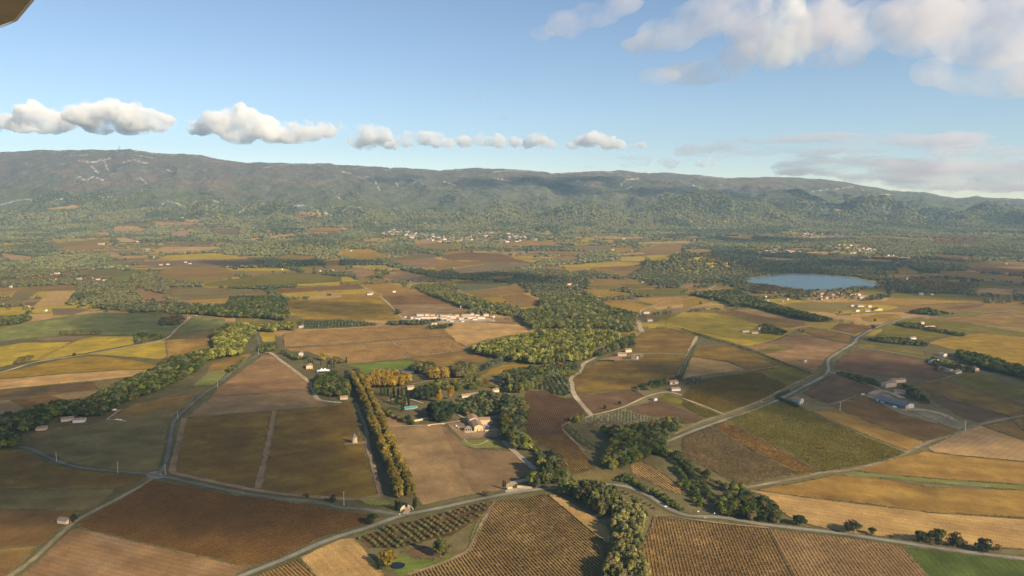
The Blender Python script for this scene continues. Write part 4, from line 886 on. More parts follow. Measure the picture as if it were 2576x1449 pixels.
# woods: crop|kinds|spacing|hmin,hmax|tints|polygon(silhouette)|label|group       (nearest become individual trees, the rest woodland)
WOODS = [l.split('|') for l in '''LC|oak|6.3|7,10.5|dk|-60,990 -60,945 60,900 330,840 380,815 640,800 800,715 840,685 1000,628 1180,560 1240,490 1500,435 1600,450 1560,520 1480,600 1330,680 1200,740 950,830 830,900 770,930 640,940 430,930 330,1010 200,1060 130,1055 0,1000|dark green tree in the long wood crossing the fields at left|trees of the long dark wood at left
LC|oak|7|9,11|dk|-60,1080 0,1010 130,1060 220,1120 190,1150 100,1170 0,1180 -60,1180|dark round tree where the small road leaves the picture at left|trees at the left end of the small road
LC|oak,poplar|6.5|10,14|yg|1600,300 1640,270 1700,232 1850,225 1910,240 1925,330 1840,400 1830,470 1640,500 1560,520 1400,445 1500,430 1620,420|bright yellow green tree at the sunlit end of the left wood|trees of the sunlit clump left of the road
LC|oak|6|5,8|md|1840,480 1880,465 1840,520 1760,600 1720,600 1730,550 1800,530|small dark tree beside the straight road along the bare field|trees beside the straight road
LC|bush|5|3,4.5|br|450,285 600,272 760,278 750,312 600,316 450,314|bush in the narrow hedge between the green field and the yellow vines|bushes of the narrow hedge
LC|oak|6|4,6|md|1010,310 1060,295 1240,310 1235,345 1100,360 1060,382 1015,380|round bush in the clump at the head of the yellow vineyard|bushes of the clump above the yellow vineyard
LC|bush|5|3,5|br|90,530 150,480 250,462 245,500 130,540|grey brown bush at the lower edge of the yellow vineyard far left|bushes below the yellow vineyard
LC|oak|6|5,8|md|1960,385 2080,372 2090,430 1985,455 1950,440|green tree in the clump by the road end above the bare field|trees at the road end
LC|oak,poplar|7|9,12|yg|1935,250 2060,225 2215,218 2225,280 2080,285 2070,300 1940,285|yellow green tree in the row behind the small yellow vineyard|trees behind the small yellow vineyard
MC|oak,cedar|7|8,12|dk|-195,625 -80,600 60,650 70,780 -60,790 -180,770 -220,700|dark tree in the park beside the white tent|trees of the park beside the white tent
LC|oak|6|5,8|md|2090,410 2140,430 2250,480 2345,470 2350,495 2240,510 2130,460|tree along the pale lane beside the stone house|trees along the pale lane
MC|oak|6|5,8|br|-90,500 -40,480 30,500 30,530 -80,540|brownish tree in the garden behind the white tent|trees of the garden behind the tent
MB|poplar,oak|6.6|14,19|gp|1440,700 1490,640 1500,540 1580,515 1640,610 1720,640 1735,740 1600,775 1440,785|tall grey green tree at the bend of the entrance lane|trees at the bend of the entrance lane
MB|poplar|5.4|12,16|gp|1610,790 1680,745 1900,738 2060,790 2110,830 2070,900 2000,1020 1930,1000 1860,940 1750,880 1640,830|tall grey green poplar in the tree belt between road and dark vineyard|poplars of the belt along the stream
MB|poplar|4.8|10,14|lt|2050,900 2110,860 2210,880 2330,960 2335,1010 2280,1060 2260,1150 2250,1250 2330,1449 2340,1600 1960,1600 1960,1449 2030,1300 2060,1180 2040,1080|pale sunlit poplar in the tree belt between the two striped vineyards|poplars between the two striped vineyards
MC|poplar,oak|6.5|12,17|gp|1210,880 1240,800 1340,780 1400,850 1380,1000 1340,1060 1430,1110 1420,1190 1300,1175 1220,1090 1200,980|grey green tree in the belt right of the ochre farmhouse|trees right of the ochre farmhouse
MC|bush|4.5|2.5,4.5|md|1425,1110 1470,1130 1600,1290 1640,1340 1560,1340 1440,1190|low green bush on the bank beside the dark sloping vineyard|bushes on the bank of the sloping vineyard
MC|oak|6.4|9,12|md|1905,1010 2060,1005 2300,985 2440,940 2530,960 2590,990 2560,1045 2460,1075 2430,1150 2540,1200 2560,1260 2470,1250 2370,1210 2250,1270 2170,1305 2050,1345 1980,1300 1940,1230 1965,1190 2060,1130 1960,1060|green oak in the big wood below the dotted olive grove|oaks of the wood below the olive grove
MC|oak|6|5,8|yg|1720,940 1800,905 1840,940 1780,985 1730,975|yellowish tree at the track corner beside the dark vineyard|trees at the track corner
RB|oak|6.0|7,10|dk|235,885 280,830 440,800 460,770 470,820 560,850 680,880 700,930 790,1000 785,1052 500,1045 320,1005 240,960|dark round oak in the roadside thicket beside the tan field|oaks of the roadside thicket
RB|oak|6|6,9|md|290,745 380,740 465,760 465,825 330,825|dark tree on the corner of the striped grey vineyard|trees on the corner of the grey vineyard
RB|bush,oak|5|3.5,6|dk|-20,560 40,590 70,650 130,740 190,810 235,860 225,900 160,840 90,740 20,670 -20,640|dark bush of the hedge along the stream ditch|bushes along the stream ditch
RB|bush|5|3,5|md|-20,700 30,730 90,800 140,890 130,940 70,880 20,800 -20,780|green bush of the second hedge beside the stream ditch|bushes of the second ditch hedge
MB|bush,oak|4.6|3,6|md|2090,700 2150,670 2230,720 2300,780 2400,810 2500,870 2600,930 2590,970 2480,930 2380,860 2280,820 2190,760 2100,730|bush of the hedge lining the curved road|bushes lining the curved road
MC|oak|6.0|5.5,7.5|est|800,815 960,785 1050,735 1130,735 1300,770 1330,800 1240,905 1160,920 1000,940 900,925 860,890|round dark tree in the dense grove behind the ochre farmhouse|trees of the grove behind the farmhouse
MC|cedar|8.5|14,19|ced|640,860 700,830 820,820 880,850 860,930 800,970 690,970|broad dark cedar in the estate park|cedars of the estate park
MC|cedar,oak|7|7,11|ced|540,700 720,700 720,790 640,820 560,800|dark conifer beside the cypress garden|conifers beside the cypress garden
MC|bush,oak|5|3,6|dk|235,840 300,850 390,900 500,960 560,950 540,1000 470,975 360,930 250,880|dark bush in the hedge closing the cypress garden|bushes of the hedge round the cypress garden
MC|plane|7.5|13,17|go|170,640 260,590 350,580 500,610 540,650 480,710 330,725 200,720|golden tree in the big golden clump at the head of the avenue|golden trees at the head of the avenue
MC|willow|7|10,12|md|520,555 560,520 700,525 725,560 650,600 540,600|light green willow on the meadow beside the small pond|willows beside the meadow pond
MC|plane|7.5|12,15|go|650,600 700,565 800,570 830,620 800,660 670,660|golden tree right of the meadow pond|golden trees right of the meadow pond
MC|oak,plane|7|11,14|br|815,560 900,520 1000,530 1030,590 960,640 860,650 820,600|brownish green tree behind the estate garden|brownish trees behind the estate garden
MC|willow|6.5|8,10|ol|1030,590 1120,515 1250,470 1255,500 1140,560 1060,605|silver grey willow in the strip below the bright wood|silver willows below the bright wood
MC|poplar,oak|6.8|11,16|gp|1220,640 1240,590 1340,565 1500,555 1700,525 1800,540 1790,610 1740,635 1560,665 1440,735 1330,755 1280,760|grey green tree in the belt between the estate and the pale track|trees between the estate and the pale track
MC|oak,plane,bush|9|5,9|mix|530,610 640,690 700,660 830,655 1040,605 1070,660 960,680 880,740 640,715 540,660|small mixed tree in the estate garden between golden clump and grove|mixed trees of the estate garden
MC|oak|6.5|7,10|md|950,680 1040,670 1060,720 960,735|round green tree by the long garden building|trees by the long garden building
MC|oak,cypress|6|6,10|dk|2222,700 2320,665 2470,640 2492,670 2440,712 2330,742 2232,742|dark tree hiding the house beside the olive vineyard|trees round the house beside the olive vineyard
RC|oak,bush|6|4,8|dk|1640,680 1740,700 1790,750 1880,800 1880,845 1780,815 1690,765|dark tree between the blue roofed barn and the striped field|trees behind the blue roofed barn
RC|bush|5|2.5,4.5|dk|1150,585 1280,600 1430,640 1505,690 1470,705 1300,655 1160,612|dark bush along the lane to the big farmhouse|bushes along the farmhouse lane
RC|oak|7|8,12|dk|2080,430 2240,455 2340,485 2576,555 2700,590 2700,680 2576,645 2400,605 2230,565 2140,530 2060,480|dark tree in the wood along the stream at the right edge|trees of the wood at the right edge
RC|oak,bush|6|4,7|dk|1880,480 2060,530 2220,570 2200,600 2060,590 1960,590 1880,530|tree round the cluster of barns at right|trees round the barns at right
RC|oak,bush|6|4,7|md|1360,335 1480,330 1700,335 1850,370 1850,402 1700,392 1500,372 1380,352|green tree in the hedge beside the small house at right|trees beside the small house at right
RC|oak,bush|6|4,6|md|570,245 640,225 720,250 800,290 750,318 600,303|garden tree beside the white farm in the yellow vines|garden trees of the white farm
RC|oak|8|8,11|dk|1690,130 1850,108 1965,140 2060,150 2050,168 1920,168 1700,152|dark tree in the copse in the far right vineyards|trees of the far right copse
RC|bush,oak|6|4,6|dk|1560,230 1640,215 1780,225 1960,270 2130,300 2120,330 1960,300 1700,260|dark bush in the long hedge behind the pink shed|bushes of the long hedge behind the pink shed
MC|oak,poplar|7.5|10,15|yg|930,425 1000,390 1200,340 1350,310 1450,290 1500,270 1900,270 2080,290 2150,330 2000,400 1920,420 1890,500 1800,520 1500,545 1340,530 1200,500 1050,470|bright yellow green tree in the dense sunlit wood|trees of the dense sunlit wood
MC|oak,poplar|7.5|9,15|mix|1310,180 1400,240 1450,285 1500,270 1900,270 2080,290 2210,300 2200,230 2240,165 2250,150 2030,105 1960,55 1850,-20 1500,30 1500,100 1400,120|green tree in the long streamside wood|trees of the streamside wood
MC|oak|7|8,12|dk|2000,405 2150,330 2210,300 2205,410 2100,430 1960,480 1900,500 1930,440|dark tree round the ruined stone house|trees round the stone ruin
MC|oak,poplar|7|8,13|mix|600,-10 830,78 905,112 1100,130 1290,182 1330,150 1250,90 1060,45 900,0|green tree along the track above the white hamlet|trees above the white hamlet
MC|oak|6.5|7,9|ol|350,212 460,205 760,195 760,215 620,240 360,240|grey green tree in the belt before the white hamlet|trees before the white hamlet
MC|oak|6|4,7|md|640,255 660,240 830,225 840,255 780,268 650,272|garden tree in front of the white hamlet|garden trees in front of the hamlet
LC|oak|7.5|8,12|dk|1260,145 1450,110 1700,90 1750,20 2150,20 2185,175 2150,210 1950,190 1700,185 1480,160 1300,160|dark tree in the wood above the striped orchard|trees of the wood above the striped orchard
LC|oak|7|6,9|md|-20,230 20,170 230,160 240,205 100,240 -20,250|tree in the thicket at the left edge|trees of the thicket at the left edge
LC|oak|7|6,10|br|1190,230 1230,180 1370,165 1400,215 1330,245 1220,245|tree round the small farm in the green field|trees round the farm in the green field
RC|oak|7.5|8,12|dk|-20,0 380,-30 700,80 860,125 1080,180 1200,210 1000,217 800,182 540,110 380,102 300,60|tree of the wood running down from the lake|trees of the wood below the lake
RC|oak|7|6,9|md|780,0 860,-20 1000,5 980,25 800,30|tree by the houses below the lake|trees by the houses below the lake
MC|bush|5.5|2.5,3.5|ol|2420,660 2576,600 2590,655 2500,690 2420,690|grey olive beside the house at the end of the tree lined track|olives beside the house'''.split('\n')]
cand = []
for wi, (crop, kinds, sp, hh, tn, poly, lab, grp) in enumerate(WOODS):
    Pp = pts(crop, poly); sp = float(sp) * .88; h0, h1 = map(float, hh.split(',')); kinds = kinds.split(',')
    Wp = np.array(wpoly(Pp)); x0, y0 = Wp.min(0) - 5; x1, y1 = Wp.max(0) + 5
    gx, gy = np.meshgrid(np.arange(x0, x1, sp), np.arange(y0, y1, sp * 0.9)); gx = gx + (np.arange(gx.shape[0]) % 2)[:, None] * sp / 2
    gx = (gx + (rng.random(gx.shape) - .5) * sp * 0.7).ravel(); gy = (gy + (rng.random(gy.shape) - .5) * sp * 0.7).ravel()
    h = (h0 + (h1 - h0) * rng.random(len(gx))) * np.where(rng.random(len(gx)) < .3, .72, 1.04); zg = zter(gx, gy)
    a, b_ = project(gx, gy, zg); a2, b2 = project(gx, gy, zg + h * 0.72)
    ok = inpoly(a, b_, Pp) & inpoly(a2, b2, Pp)
    for x, y, z, hq in zip(gx[ok], gy[ok], zg[ok], h[ok]):
        kd = kinds[rng.integers(0, len(kinds))]; t_ = TP[tn]; tc = t_[rng.integers(0, len(t_))]; q_ = rng.random()
        if tn in ('dk', 'md', 'gp', 'est') and q_ < .3: tc = [G_GP, G_BR, G_YG, G_OLV][rng.integers(0, 4)]
        cand.append((hq / y, kd, x, y, z, hq, tc, lab, grp))
# lines of trees: crop|kind|spacing|h|tint|line|label|group
LINES = [l.split('|') for l in '''RC|bush|7|3.2|dk|0,275 200,345 400,397 560,452 800,550 975,608|small dark bush in the dotted line between two vineyards|bushes dotted between two vineyards
MC|bush|5|2.6|ol|2572,640 2620,520 2655,440 2690,390|small bush in the double row along the pale track|bushes along the pale double track
MC|bush|5|2.6|ol|2545,640 2600,510 2640,430 2672,390|small bush in the double row along the pale track|bushes along the pale double track
MB|bush|5.5|2.2|br|2140,820 2230,870 2330,925 2400,960|low brown bush in the row inside the road bend|bushes inside the road bend
MC|olive|5.5|3.5|ol|1690,1010 1760,1080 1840,1140 1920,1190|grey olive in the row along the edge of the oak wood|olives along the edge of the oak wood
MC|olive|5.5|3.5|ol|1710,1000 1790,1070 1880,1130 1960,1180|grey olive in the row along the edge of the oak wood|olives along the edge of the oak wood
RB|oak|4.6|6|dk|-190,500 -100,560 0,625 60,700 130,760 190,830 240,880|dark tree in the long row along the stream ditch|trees along the stream ditch
RB|bush|4|4.5|md|-60,640 20,730 90,810 130,890 140,930|green bush of the second row beside the stream ditch|bushes of the second ditch row
RB|oak|4.6|5.5|md|0,590 60,640 190,735 270,775 330,800 460,800|tree in the row under the striped grey vineyard|trees under the striped grey vineyard
MB|bush|3.6|4.2|md|2085,735 2180,742 2280,800 2380,845 2480,910 2576,960|bush of the hedge lining the curved road|bushes lining the curved road'''.split('\n')]
for crop, kd, sp, hq, tn, line, lab, grp in LINES:
    P = np.array(wpoly(pts(crop, line))); sp = float(sp)
    for p, q in zip(P[:-1], P[1:]):
        n = max(1, int(np.linalg.norm(q - p) / sp))
        for j in range(n):
            c = p + (q - p) * j / n + rng.normal(size=2) * 0.5; cand.append((float(hq) / c[1], kd, c[0], c[1], 0.0, float(hq) * (0.8 + 0.4 * rng.random()), TP[tn][0], lab, grp))
# orchards: rows x columns of olives / almonds
def orchard(crop, poly, d1, sx, sy, kd, h, tn, lab, grp, miss=0.06, jit=0.5):
    Pp = pts(crop, poly); Wp = wpoly(Pp); a, b_ = [np.array(unproj(*q)) for q in pts(crop, d1)]; d = (b_ - a) / np.linalg.norm(b_ - a); n = np.array([-d[1], d[0]])
    W_ = np.array(Wp); s = W_ @ d; t = W_ @ n
    wx = [p[0] for p in Wp]; wy = [p[1] for p in Wp]
    for u in np.arange(s.min(), s.max(), sx):
        for v in np.arange(t.min(), t.max(), sy):
            q = d * u + n * v + rng.normal(size=2) * jit * 0.5
            if rng.random() < miss or not inpoly(np.array([q[0]]), np.array([q[1]]), Wp)[0]: continue
            cand.append((h / q[1], kd, q[0], q[1], 0.0, h * (0.8 + 0.4 * rng.random()), TP[tn][rng.integers(0, len(TP[tn]))], lab, grp))
orchard('MB', '130,1175 340,1088 600,1028 1080,905 1130,900 1050,1000 970,1060 820,1145 690,1165 540,1208 420,1240 210,1235', '130,1175 1080,905', 6.0, 5.2, 'olive', 3.0, 'br', 'grey brown tree in the young orchard below the road junction', 'orchard trees below the road junction')
orchard('MC', '1830,945 2128,878 2395,955 2420,985 2290,998 2060,1005 1900,1000 1780,965', '1830,945 2128,878', 5.6, 5.6, 'olive', 3.3, 'olp', 'silvery olive in the dotted grove above the oak wood', 'olives of the dotted grove')
orchard('MC', '1440,722 1560,664 1700,636 1732,768 1690,780 1620,768 1572,730', '1560,664 1620,768', 3.6, 7.0, 'olive', 4.2, 'ol', 'blue grey olive in the dense rows left of the pale track', 'olives in the dense rows left of the track', 0.0, 0.3)
orchard('RC', '0,652 130,648 185,672 130,688 40,698 0,688', '0,652 130,648', 6, 6, 'olive', 3.2, 'ol', 'silvery olive in the small plot at the end of the tree lined track', 'olives of the small plot')
orchard('MC', '-335,214 0,203 275,228 255,242 0,257 -295,265', '-335,214 0,203', 7, 8, 'olive', 4, 'ol', 'grey olive in the grove left of the white hamlet', 'olives left of the white hamlet')
orchard('MC', '2120,480 2240,470 2260,490 2130,508', '2120,480 2240,470', 7, 7, 'olive', 3, 'ol', 'olive in the small plot before the stone ruin', 'olives before the stone ruin')
# plane avenue, two rows
AV = [np.array(unproj(*V2('MB', *p))) for p in ((490, 875), (440, 740), (385, 600), (330, 465), (275, 325), (225, 200), (165, 65), (110, -40))]
AVs = np.array(smooth_poly(AV, False, 8)); seg = np.linalg.norm(np.diff(AVs, axis=0), axis=1); cum = np.r_[0, np.cumsum(seg)]
for s in np.arange(4, cum[-1], 7.2):
    c = np.array([np.interp(s, cum, AVs[:, 0]), np.interp(s, cum, AVs[:, 1])]); c2 = np.array([np.interp(s + 2, cum, AVs[:, 0]), np.interp(s + 2, cum, AVs[:, 1])])
    d = (c2 - c) / (np.linalg.norm(c2 - c) + 1e-6); n = np.array([-d[1], d[0]])
    for sd in (-1, 1):
        q = c + n * sd * 5.2 + rng.normal(size=2) * 0.4
        tree('plane', q[0], q[1], 11.2 + rng.random() * 2.8, TP['av'][rng.integers(0, 3)], 'tall yellowing plane tree in the %s row of the avenue leading up from the gate' % ('right' if sd < 0 else 'left'), 'plane trees of the avenue, %s row' % ('right' if sd < 0 else 'left'), 1.0)
# single trees with a label of their own
SING = [l.split('|') for l in '''MB|oak|352,1372|12.5|0.24,0.17,0.025|yellow tree on the bank of the small dark pond|1
MB|oak|300,1400|6|0.05,0.06,0.025|dark low tree left of the small dark pond|1.2
MB|poplar|745,1305|17|0.11,0.115,0.028|tall green tree beside the russet scrub near the bottom edge|1.5
MB|oak|800,1290|8|0.15,0.13,0.05|pale shrubby tree touching the tall green tree near the bottom edge|1
MB|oak|235,1062|9.5|0.04,0.055,0.022|dark tree in the wedge between the two roads|0.9
LB|oak|2512,895|7|0.05,0.055,0.025|dark round tree beside the road below the golden vineyard|1
LB|bush|2310,855|4|0.09,0.07,0.035|small bare looking bush beside the road below the golden vineyard|1
MB|bush|1085,845|5.5|0.09,0.07,0.04|leafless bush above the road left of the cream entrance wall|1
MB|cypress|1222,795|9|0.022,0.036,0.016|slim cypress left of the cream entrance walls|1
MB|cypress|1236,797|8.5|0.022,0.036,0.016|second slim cypress, nearer the cream entrance walls|1
RB|oak|880,1072|9|0.036,0.048,0.02|round dark oak standing just beyond the end of the roadside thicket|1.45
RB|oak|1290,1122|9|0.06,0.06,0.028|larger of the two lone oaks between the road and the tan field|1.45
RB|oak|1434,1140|6.2|0.06,0.06,0.028|smaller of the two lone oaks between the road and the tan field|1.45
RB|bush|1595,1158|3.2|0.10,0.075,0.045|low brown scrub between the lone oaks and the roadside clump|1.4
RB|oak|1800,1195|9|0.06,0.065,0.025|left tree of the roadside clump above the green meadow|1.45
RB|oak|1925,1205|12|0.07,0.075,0.028|tallest tree of the roadside clump above the green meadow|1.45
RB|oak|2050,1222|9.5|0.055,0.058,0.03|right tree of the roadside clump above the green meadow|1.59
RB|bush|2115,1225|5|0.07,0.065,0.03|bush at the right foot of the roadside clump|1
RB|oak|2260,1262|9.5|0.045,0.052,0.024|wide dark oak by itself above the green meadow|1.81
RB|bush|2370,1255|5|0.05,0.055,0.025|small bush leaning on the wide dark oak|1
RB|oak|185,720|10|0.085,0.08,0.025|yellow tinged oak on the edge of the striped grey vineyard|0.95
MC|plane|1255,1045|18|0.20,0.14,0.025|tall golden tree right behind the ochre farmhouse|0.9
MC|plane|745,822|18|0.33,0.20,0.028|left one of the two golden trees in the middle of the park|0.85
MC|plane|828,800|19|0.31,0.19,0.028|right one of the two golden trees in the middle of the park|0.9
MC|plane|1092,705|13|0.19,0.125,0.03|golden green tree near the long garden building|1
MC|plane|1212,728|14|0.14,0.09,0.035|russet tree right of the long garden building|0.95
MC|poplar|1712,505|16|0.46,0.29,0.02|bright yellow slender poplar nearest the viewer at the edge of the bright wood|0.75
MC|poplar|1745,470|14|0.44,0.28,0.02|second bright yellow poplar at the edge of the bright wood|0.75
MC|poplar|1785,458|13|0.42,0.26,0.02|third bright yellow poplar at the edge of the bright wood|0.9
MC|poplar|1820,448|12|0.40,0.25,0.02|fourth bright yellow poplar at the edge of the bright wood|0.9
MC|oak|500,972|9|0.035,0.046,0.024|round dark tree at the corner of the park wall|1
MC|pine|-55,650|14|0.06,0.07,0.035|leftmost umbrella pine beside the green meadow|1
MC|pine|40,648|14|0.06,0.07,0.035|middle umbrella pine beside the green meadow|1
MC|pine|110,632|13|0.055,0.065,0.032|rightmost umbrella pine beside the green meadow|1
MC|cypress|38,528|11|0.05,0.06,0.022|lone cypress on the edge of the bright green meadow|1.1
LC|oak|562,474|6.5|0.075,0.075,0.03|lone round bush on the track below the yellow vineyard|1.1
LC|oak|2440,505|13|0.36,0.26,0.03|bright yellow tree behind the white tent|1
LC|oak|2520,520|9|0.25,0.19,0.05|pale yellow tree right of the bright yellow one behind the tent|1
LB|oak|562,1052|8|0.05,0.05,0.025|dark tree beside the small roofed hut|0.8
MC|oak|1990,870|5|0.065,0.05,0.03|small brown tree at the edge of the dark vineyard|1
MC|oak|2098,840|5.5|0.04,0.04,0.03|dark purple tree on the edge of the dark vineyard|1
RC|oak|1448,215|8|0.11,0.085,0.03|round tree beside the road in the far right vineyards|1
RC|oak|135,85|9|0.13,0.12,0.06|pale tree beside the pale lane at the end of the streamside wood|1
RC|oak|1435,270|9|0.05,0.055,0.025|dark tree by the road bend in the right vineyards|1
RC|oak|880,285|4.5|0.15,0.13,0.07|pale small tree on the edge of the brown field|1
RC|oak|908,293|5|0.15,0.13,0.07|second pale small tree on the edge of the brown field|1
MC|oak|825,250|7|0.07,0.075,0.03|round green tree at the right end of the hamlet gardens|1'''.split('\n')]
for crop, kd, p, h, c, lab, wd in SING:
    x, y = W(crop, *map(float, p.split(','))); tree(kd, x, y, float(h), tuple(map(float, c.split(','))), lab, None, float(wd), 0.03)
for p in '325,772 352,768 375,818 396,782 406,832 430,792 456,800 424,845 500,805 492,772 480,838 455,893 470,884 508,852 560,792 590,795 452,700 300,775'.split():
    x, y = W('MC', *map(float, p.split(','))); tree('cypress', x, y, 12 + rng.random() * 4, G_CYP, 'tall dark cypress in the formal garden beside the pool', 'cypresses of the formal garden', 1.05)
for p in '412,955 430,960 445,950 548,938 562,932 555,945'.split():
    x, y = W('MB', *map(float, p.split(','))); tree('cypress', x, y, 8 + rng.random() * 1.5, G_CYP, 'dark cypress standing behind the curved gate walls', 'cypresses at the gate', 1.3)
for p in '2330,525 2345,535 2360,540 2420,545 2470,560 2500,565 2520,570'.split():
    x, y = W('LC', *map(float, p.split(','))); tree('cypress', x, y, 7 + rng.random() * 2, G_CYP, 'small cypress in the row beside the white tent', 'cypresses beside the white tent', 1.2)
cand.sort(key=lambda t: -t[0]); NIND = 620
print('TREE candidates', len(cand))
for c in cand[:NIND]: tree(c[1], c[2], c[3], c[5], c[6], c[7], c[8], 1.0, 0.22, c[4])

def merged_trees(x, y, z, h, r, tint, nq, size_k, zc=0.55, cv=0.28):
    n = len(x); T = np.repeat(np.arange(n), nq); v = rng.normal(size=(n * nq, 3)); v /= np.linalg.norm(v, axis=1, keepdims=True); v[:, 2] = np.where(v[:, 2] < -0.35, -v[:, 2], v[:, 2])
    rad = 0.72 + 0.36 * rng.random(n * nq)
    C = np.c_[x[T] + v[:, 0] * r[T] * rad, y[T] + v[:, 1] * r[T] * rad, z[T] + h[T] * zc + v[:, 2] * h[T] * 0.45 * rad]
    V, Q = quads(C, v + rng.normal(size=v.shape) * 0.3, r[T] * size_k * (0.7 + 0.6 * rng.random(n * nq)))
    c = tint[T] * (1 - cv + 2 * cv * rng.random((n * nq, 1))); return V, Q, c
parts = []
rest = cand[NIND:]
if rest:
    A_ = np.array([(c[2], c[3], c[4], c[5], c[5] * SH[c[1]][1]) for c in rest]); tn = np.array([c[6] for c in rest]); tn = tn * (0.75 + 0.5 * rng.random((len(tn), 1)))
    parts.append(merged_trees(A_[:, 0], A_[:, 1], A_[:, 2], A_[:, 3], A_[:, 4], tn, 120, 0.30))
# --- far woodland: everywhere in the far plain that is not field, water or village
def farwood(y0, y1, sp, nq, size_k, thr):
    n = int(0.82 * (y1 ** 2 - y0 ** 2) / sp ** 2); y = np.sqrt(rng.random(n) * (y1 ** 2 - y0 ** 2) + y0 ** 2); u = (rng.random(n) * 2 - 1) * 0.82; x = u * y
    z = zter(x, y); a, b_ = project(x, y, z); ok = (b_ < 792) & (a > -160) & (a < 2740)
    bad = np.zeros(n, bool)
    for _, P_ in FARP + [(0, SHORE)] + [(0, p) for p in FPOLY]:
        xs = [p[0] for p in P_]; ys = [p[1] for p in P_]; bb = np.nonzero(ok & ~bad & (a > min(xs)) & (a < max(xs)) & (b_ > min(ys)) & (b_ < max(ys)))[0]
        bad[bb[inpoly(a[bb], b_[bb], P_)]] = True
    h = (5.5 + 4 * rng.random(n)) * (sp / 9.0) ** 0.3; a2, b2 = project(x, y, z + h * .8)
    for _, P_ in FARP:
        xs = [p[0] for p in P_]; ys = [p[1] for p in P_]; bb = np.nonzero(ok & ~bad & (a2 > min(xs)) & (a2 < max(xs)) & (b2 > min(ys)) & (b2 < max(ys)))[0]
        bad[bb[inpoly(a2[bb], b2[bb], P_)]] = True
    e_ = patchwork(x, y)[2]; nn = fbm(x / 330, y / 330, 3, 81); th = np.where(b_ < 585, thr - 0.12, thr) - np.where((a < 900) & (b_ > 600), 0.05, 0) - np.where((a > 1850) & (b_ < 690), 0.06, 0)
    wood = np.clip((nn - th) * 7, 0.012, 1); wood = np.where((e_ < 7) & (fbm(x / 150, y / 150, 2, 85) > .5), np.maximum(wood, .5), wood)
    for P_ in FORCED: wood = np.where(inpoly(a, b_, P_), np.maximum(wood, .92), wood)
    hill = np.zeros(n)
    for hx, hy, hh, rx, ry in HILLS: hill = np.maximum(hill, (((x - hx) / rx) ** 2 + ((y - hy) / ry) ** 2 < 0.85) * 1.0)
    wood = np.maximum(wood, hill); wood = np.where(z > 75, np.maximum(wood, .5), wood); wood = np.where((z > 40) & (fbm(x / 240, y / 240, 3, 217) < .43), np.maximum(wood, .6), wood)
    
    for P_ in TOWNS: wood = np.where(inpoly(a, b_, P_), 0.13, wood)
    wood = wood * np.clip((7050 + 900 * (fbm(x / 300, y / 300, 3, 87) - .5) * 2 - y) / 700, 0, 1)
    ok &= ~bad & (rng.random(n) < wood)
    x, y, z, a, b_, h = x[ok], y[ok], z[ok], a[ok], b_[ok], h[ok]; n = len(x)
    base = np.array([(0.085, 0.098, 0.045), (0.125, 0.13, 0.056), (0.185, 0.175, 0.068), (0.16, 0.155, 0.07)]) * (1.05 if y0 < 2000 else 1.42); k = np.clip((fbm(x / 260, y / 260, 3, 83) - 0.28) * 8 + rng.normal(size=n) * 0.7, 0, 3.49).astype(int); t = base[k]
    gold = (rng.random(n) < 0.05) & (b_ > 590); t[gold] = G_BR
    for P_, c in GOLDEN: ii = inpoly(a, b_, P_); t[ii] = np.array(c)
    t = t * (0.85 + 0.3 * rng.random((n, 1))); r = sp * 0.62 * (0.75 + 0.5 * rng.random(n))
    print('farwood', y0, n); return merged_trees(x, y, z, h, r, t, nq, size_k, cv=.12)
TOWNS = [pts('MT', '260,800 400,780 560,800 740,815 880,850 990,800 1100,800 1300,810 1480,840 1480,860 1300,870 1000,870 840,880 600,850 460,840 280,815'), pts('RT', '550,940 700,925 900,945 880,965 560,960'), pts('RT', '1030,900 1200,890 1400,905 1480,940 1460,965 1300,960 1100,930'), pts('RT', '900,1255 1360,1260 1360,1300 950,1310')]
FORCED = [pts(*l.split('|')) for l in '''RT|560,1000 1000,1000 1500,1050 1570,1160 1440,1165 1340,1137 1000,1107 700,1102 560,1128 300,1145 0,1130 0,1080
RT|430,1180 640,1202 800,1232 1000,1250 560,1262 300,1190
RT|0,960 400,930 800,1080 560,1130 0,1140
RT|300,860 1000,870 1040,900 560,920 0,900
RT|1650,1030 2200,1120 2576,1145 2576,1165 2200,1135 1800,1100
RT|1540,1150 2230,1200 2200,1262 1550,1255
RT|1500,870 2576,850 2576,1000 2100,1020 1600,960
RT|0,640 700,700 1500,740 2576,720 2576,800 1500,770 700,780 0,760
LT|600,1192 800,1172 1010,1200 1010,1240 900,1270 1080,1292 1000,1325 700,1352 540,1352 500,1340
LT|700,1372 1000,1332 1300,1332 1600,1352 1850,1352 2130,1290 2180,1430 2140,1449 1700,1440 1500,1402 1000,1402
LT|0,1000 400,980 830,960 1000,1080 600,1082 200,1140 0,1152
LT|2100,835 2576,805 2576,900 1900,925
LT|0,640 1200,690 2576,680 2576,760 1900,760 1200,700 800,760 0,860
LT|1000,1120 1180,1090 1500,1175 1250,1210 1060,1220 1000,1180
LT|400,1170 560,1150 590,1190 0,1210 0,1190
MT|650,1092 1000,1060 1500,1052 1520,1122 1300,1182 900,1152 740,1150
MT|1270,1142 1500,1132 1850,1262 2050,1372 2240,1449 1900,1449 1520,1302 1400,1222
MT|540,1202 900,1192 880,1302 1060,1332 1290,1332 1450,1449 1000,1430 830,1332 620,1252
MT|1480,1022 1840,962 2080,952 2110,1002 1850,1032 1500,1052
MT|2150,1102 2576,1032 2576,1232 2400,1202 2290,1152
MT|220,990 400,1020 640,1090 700,1130 560,1110 300,1030
MT|0,640 2576,660 2576,760 1800,800 1100,760 0,760'''.split('\n')]
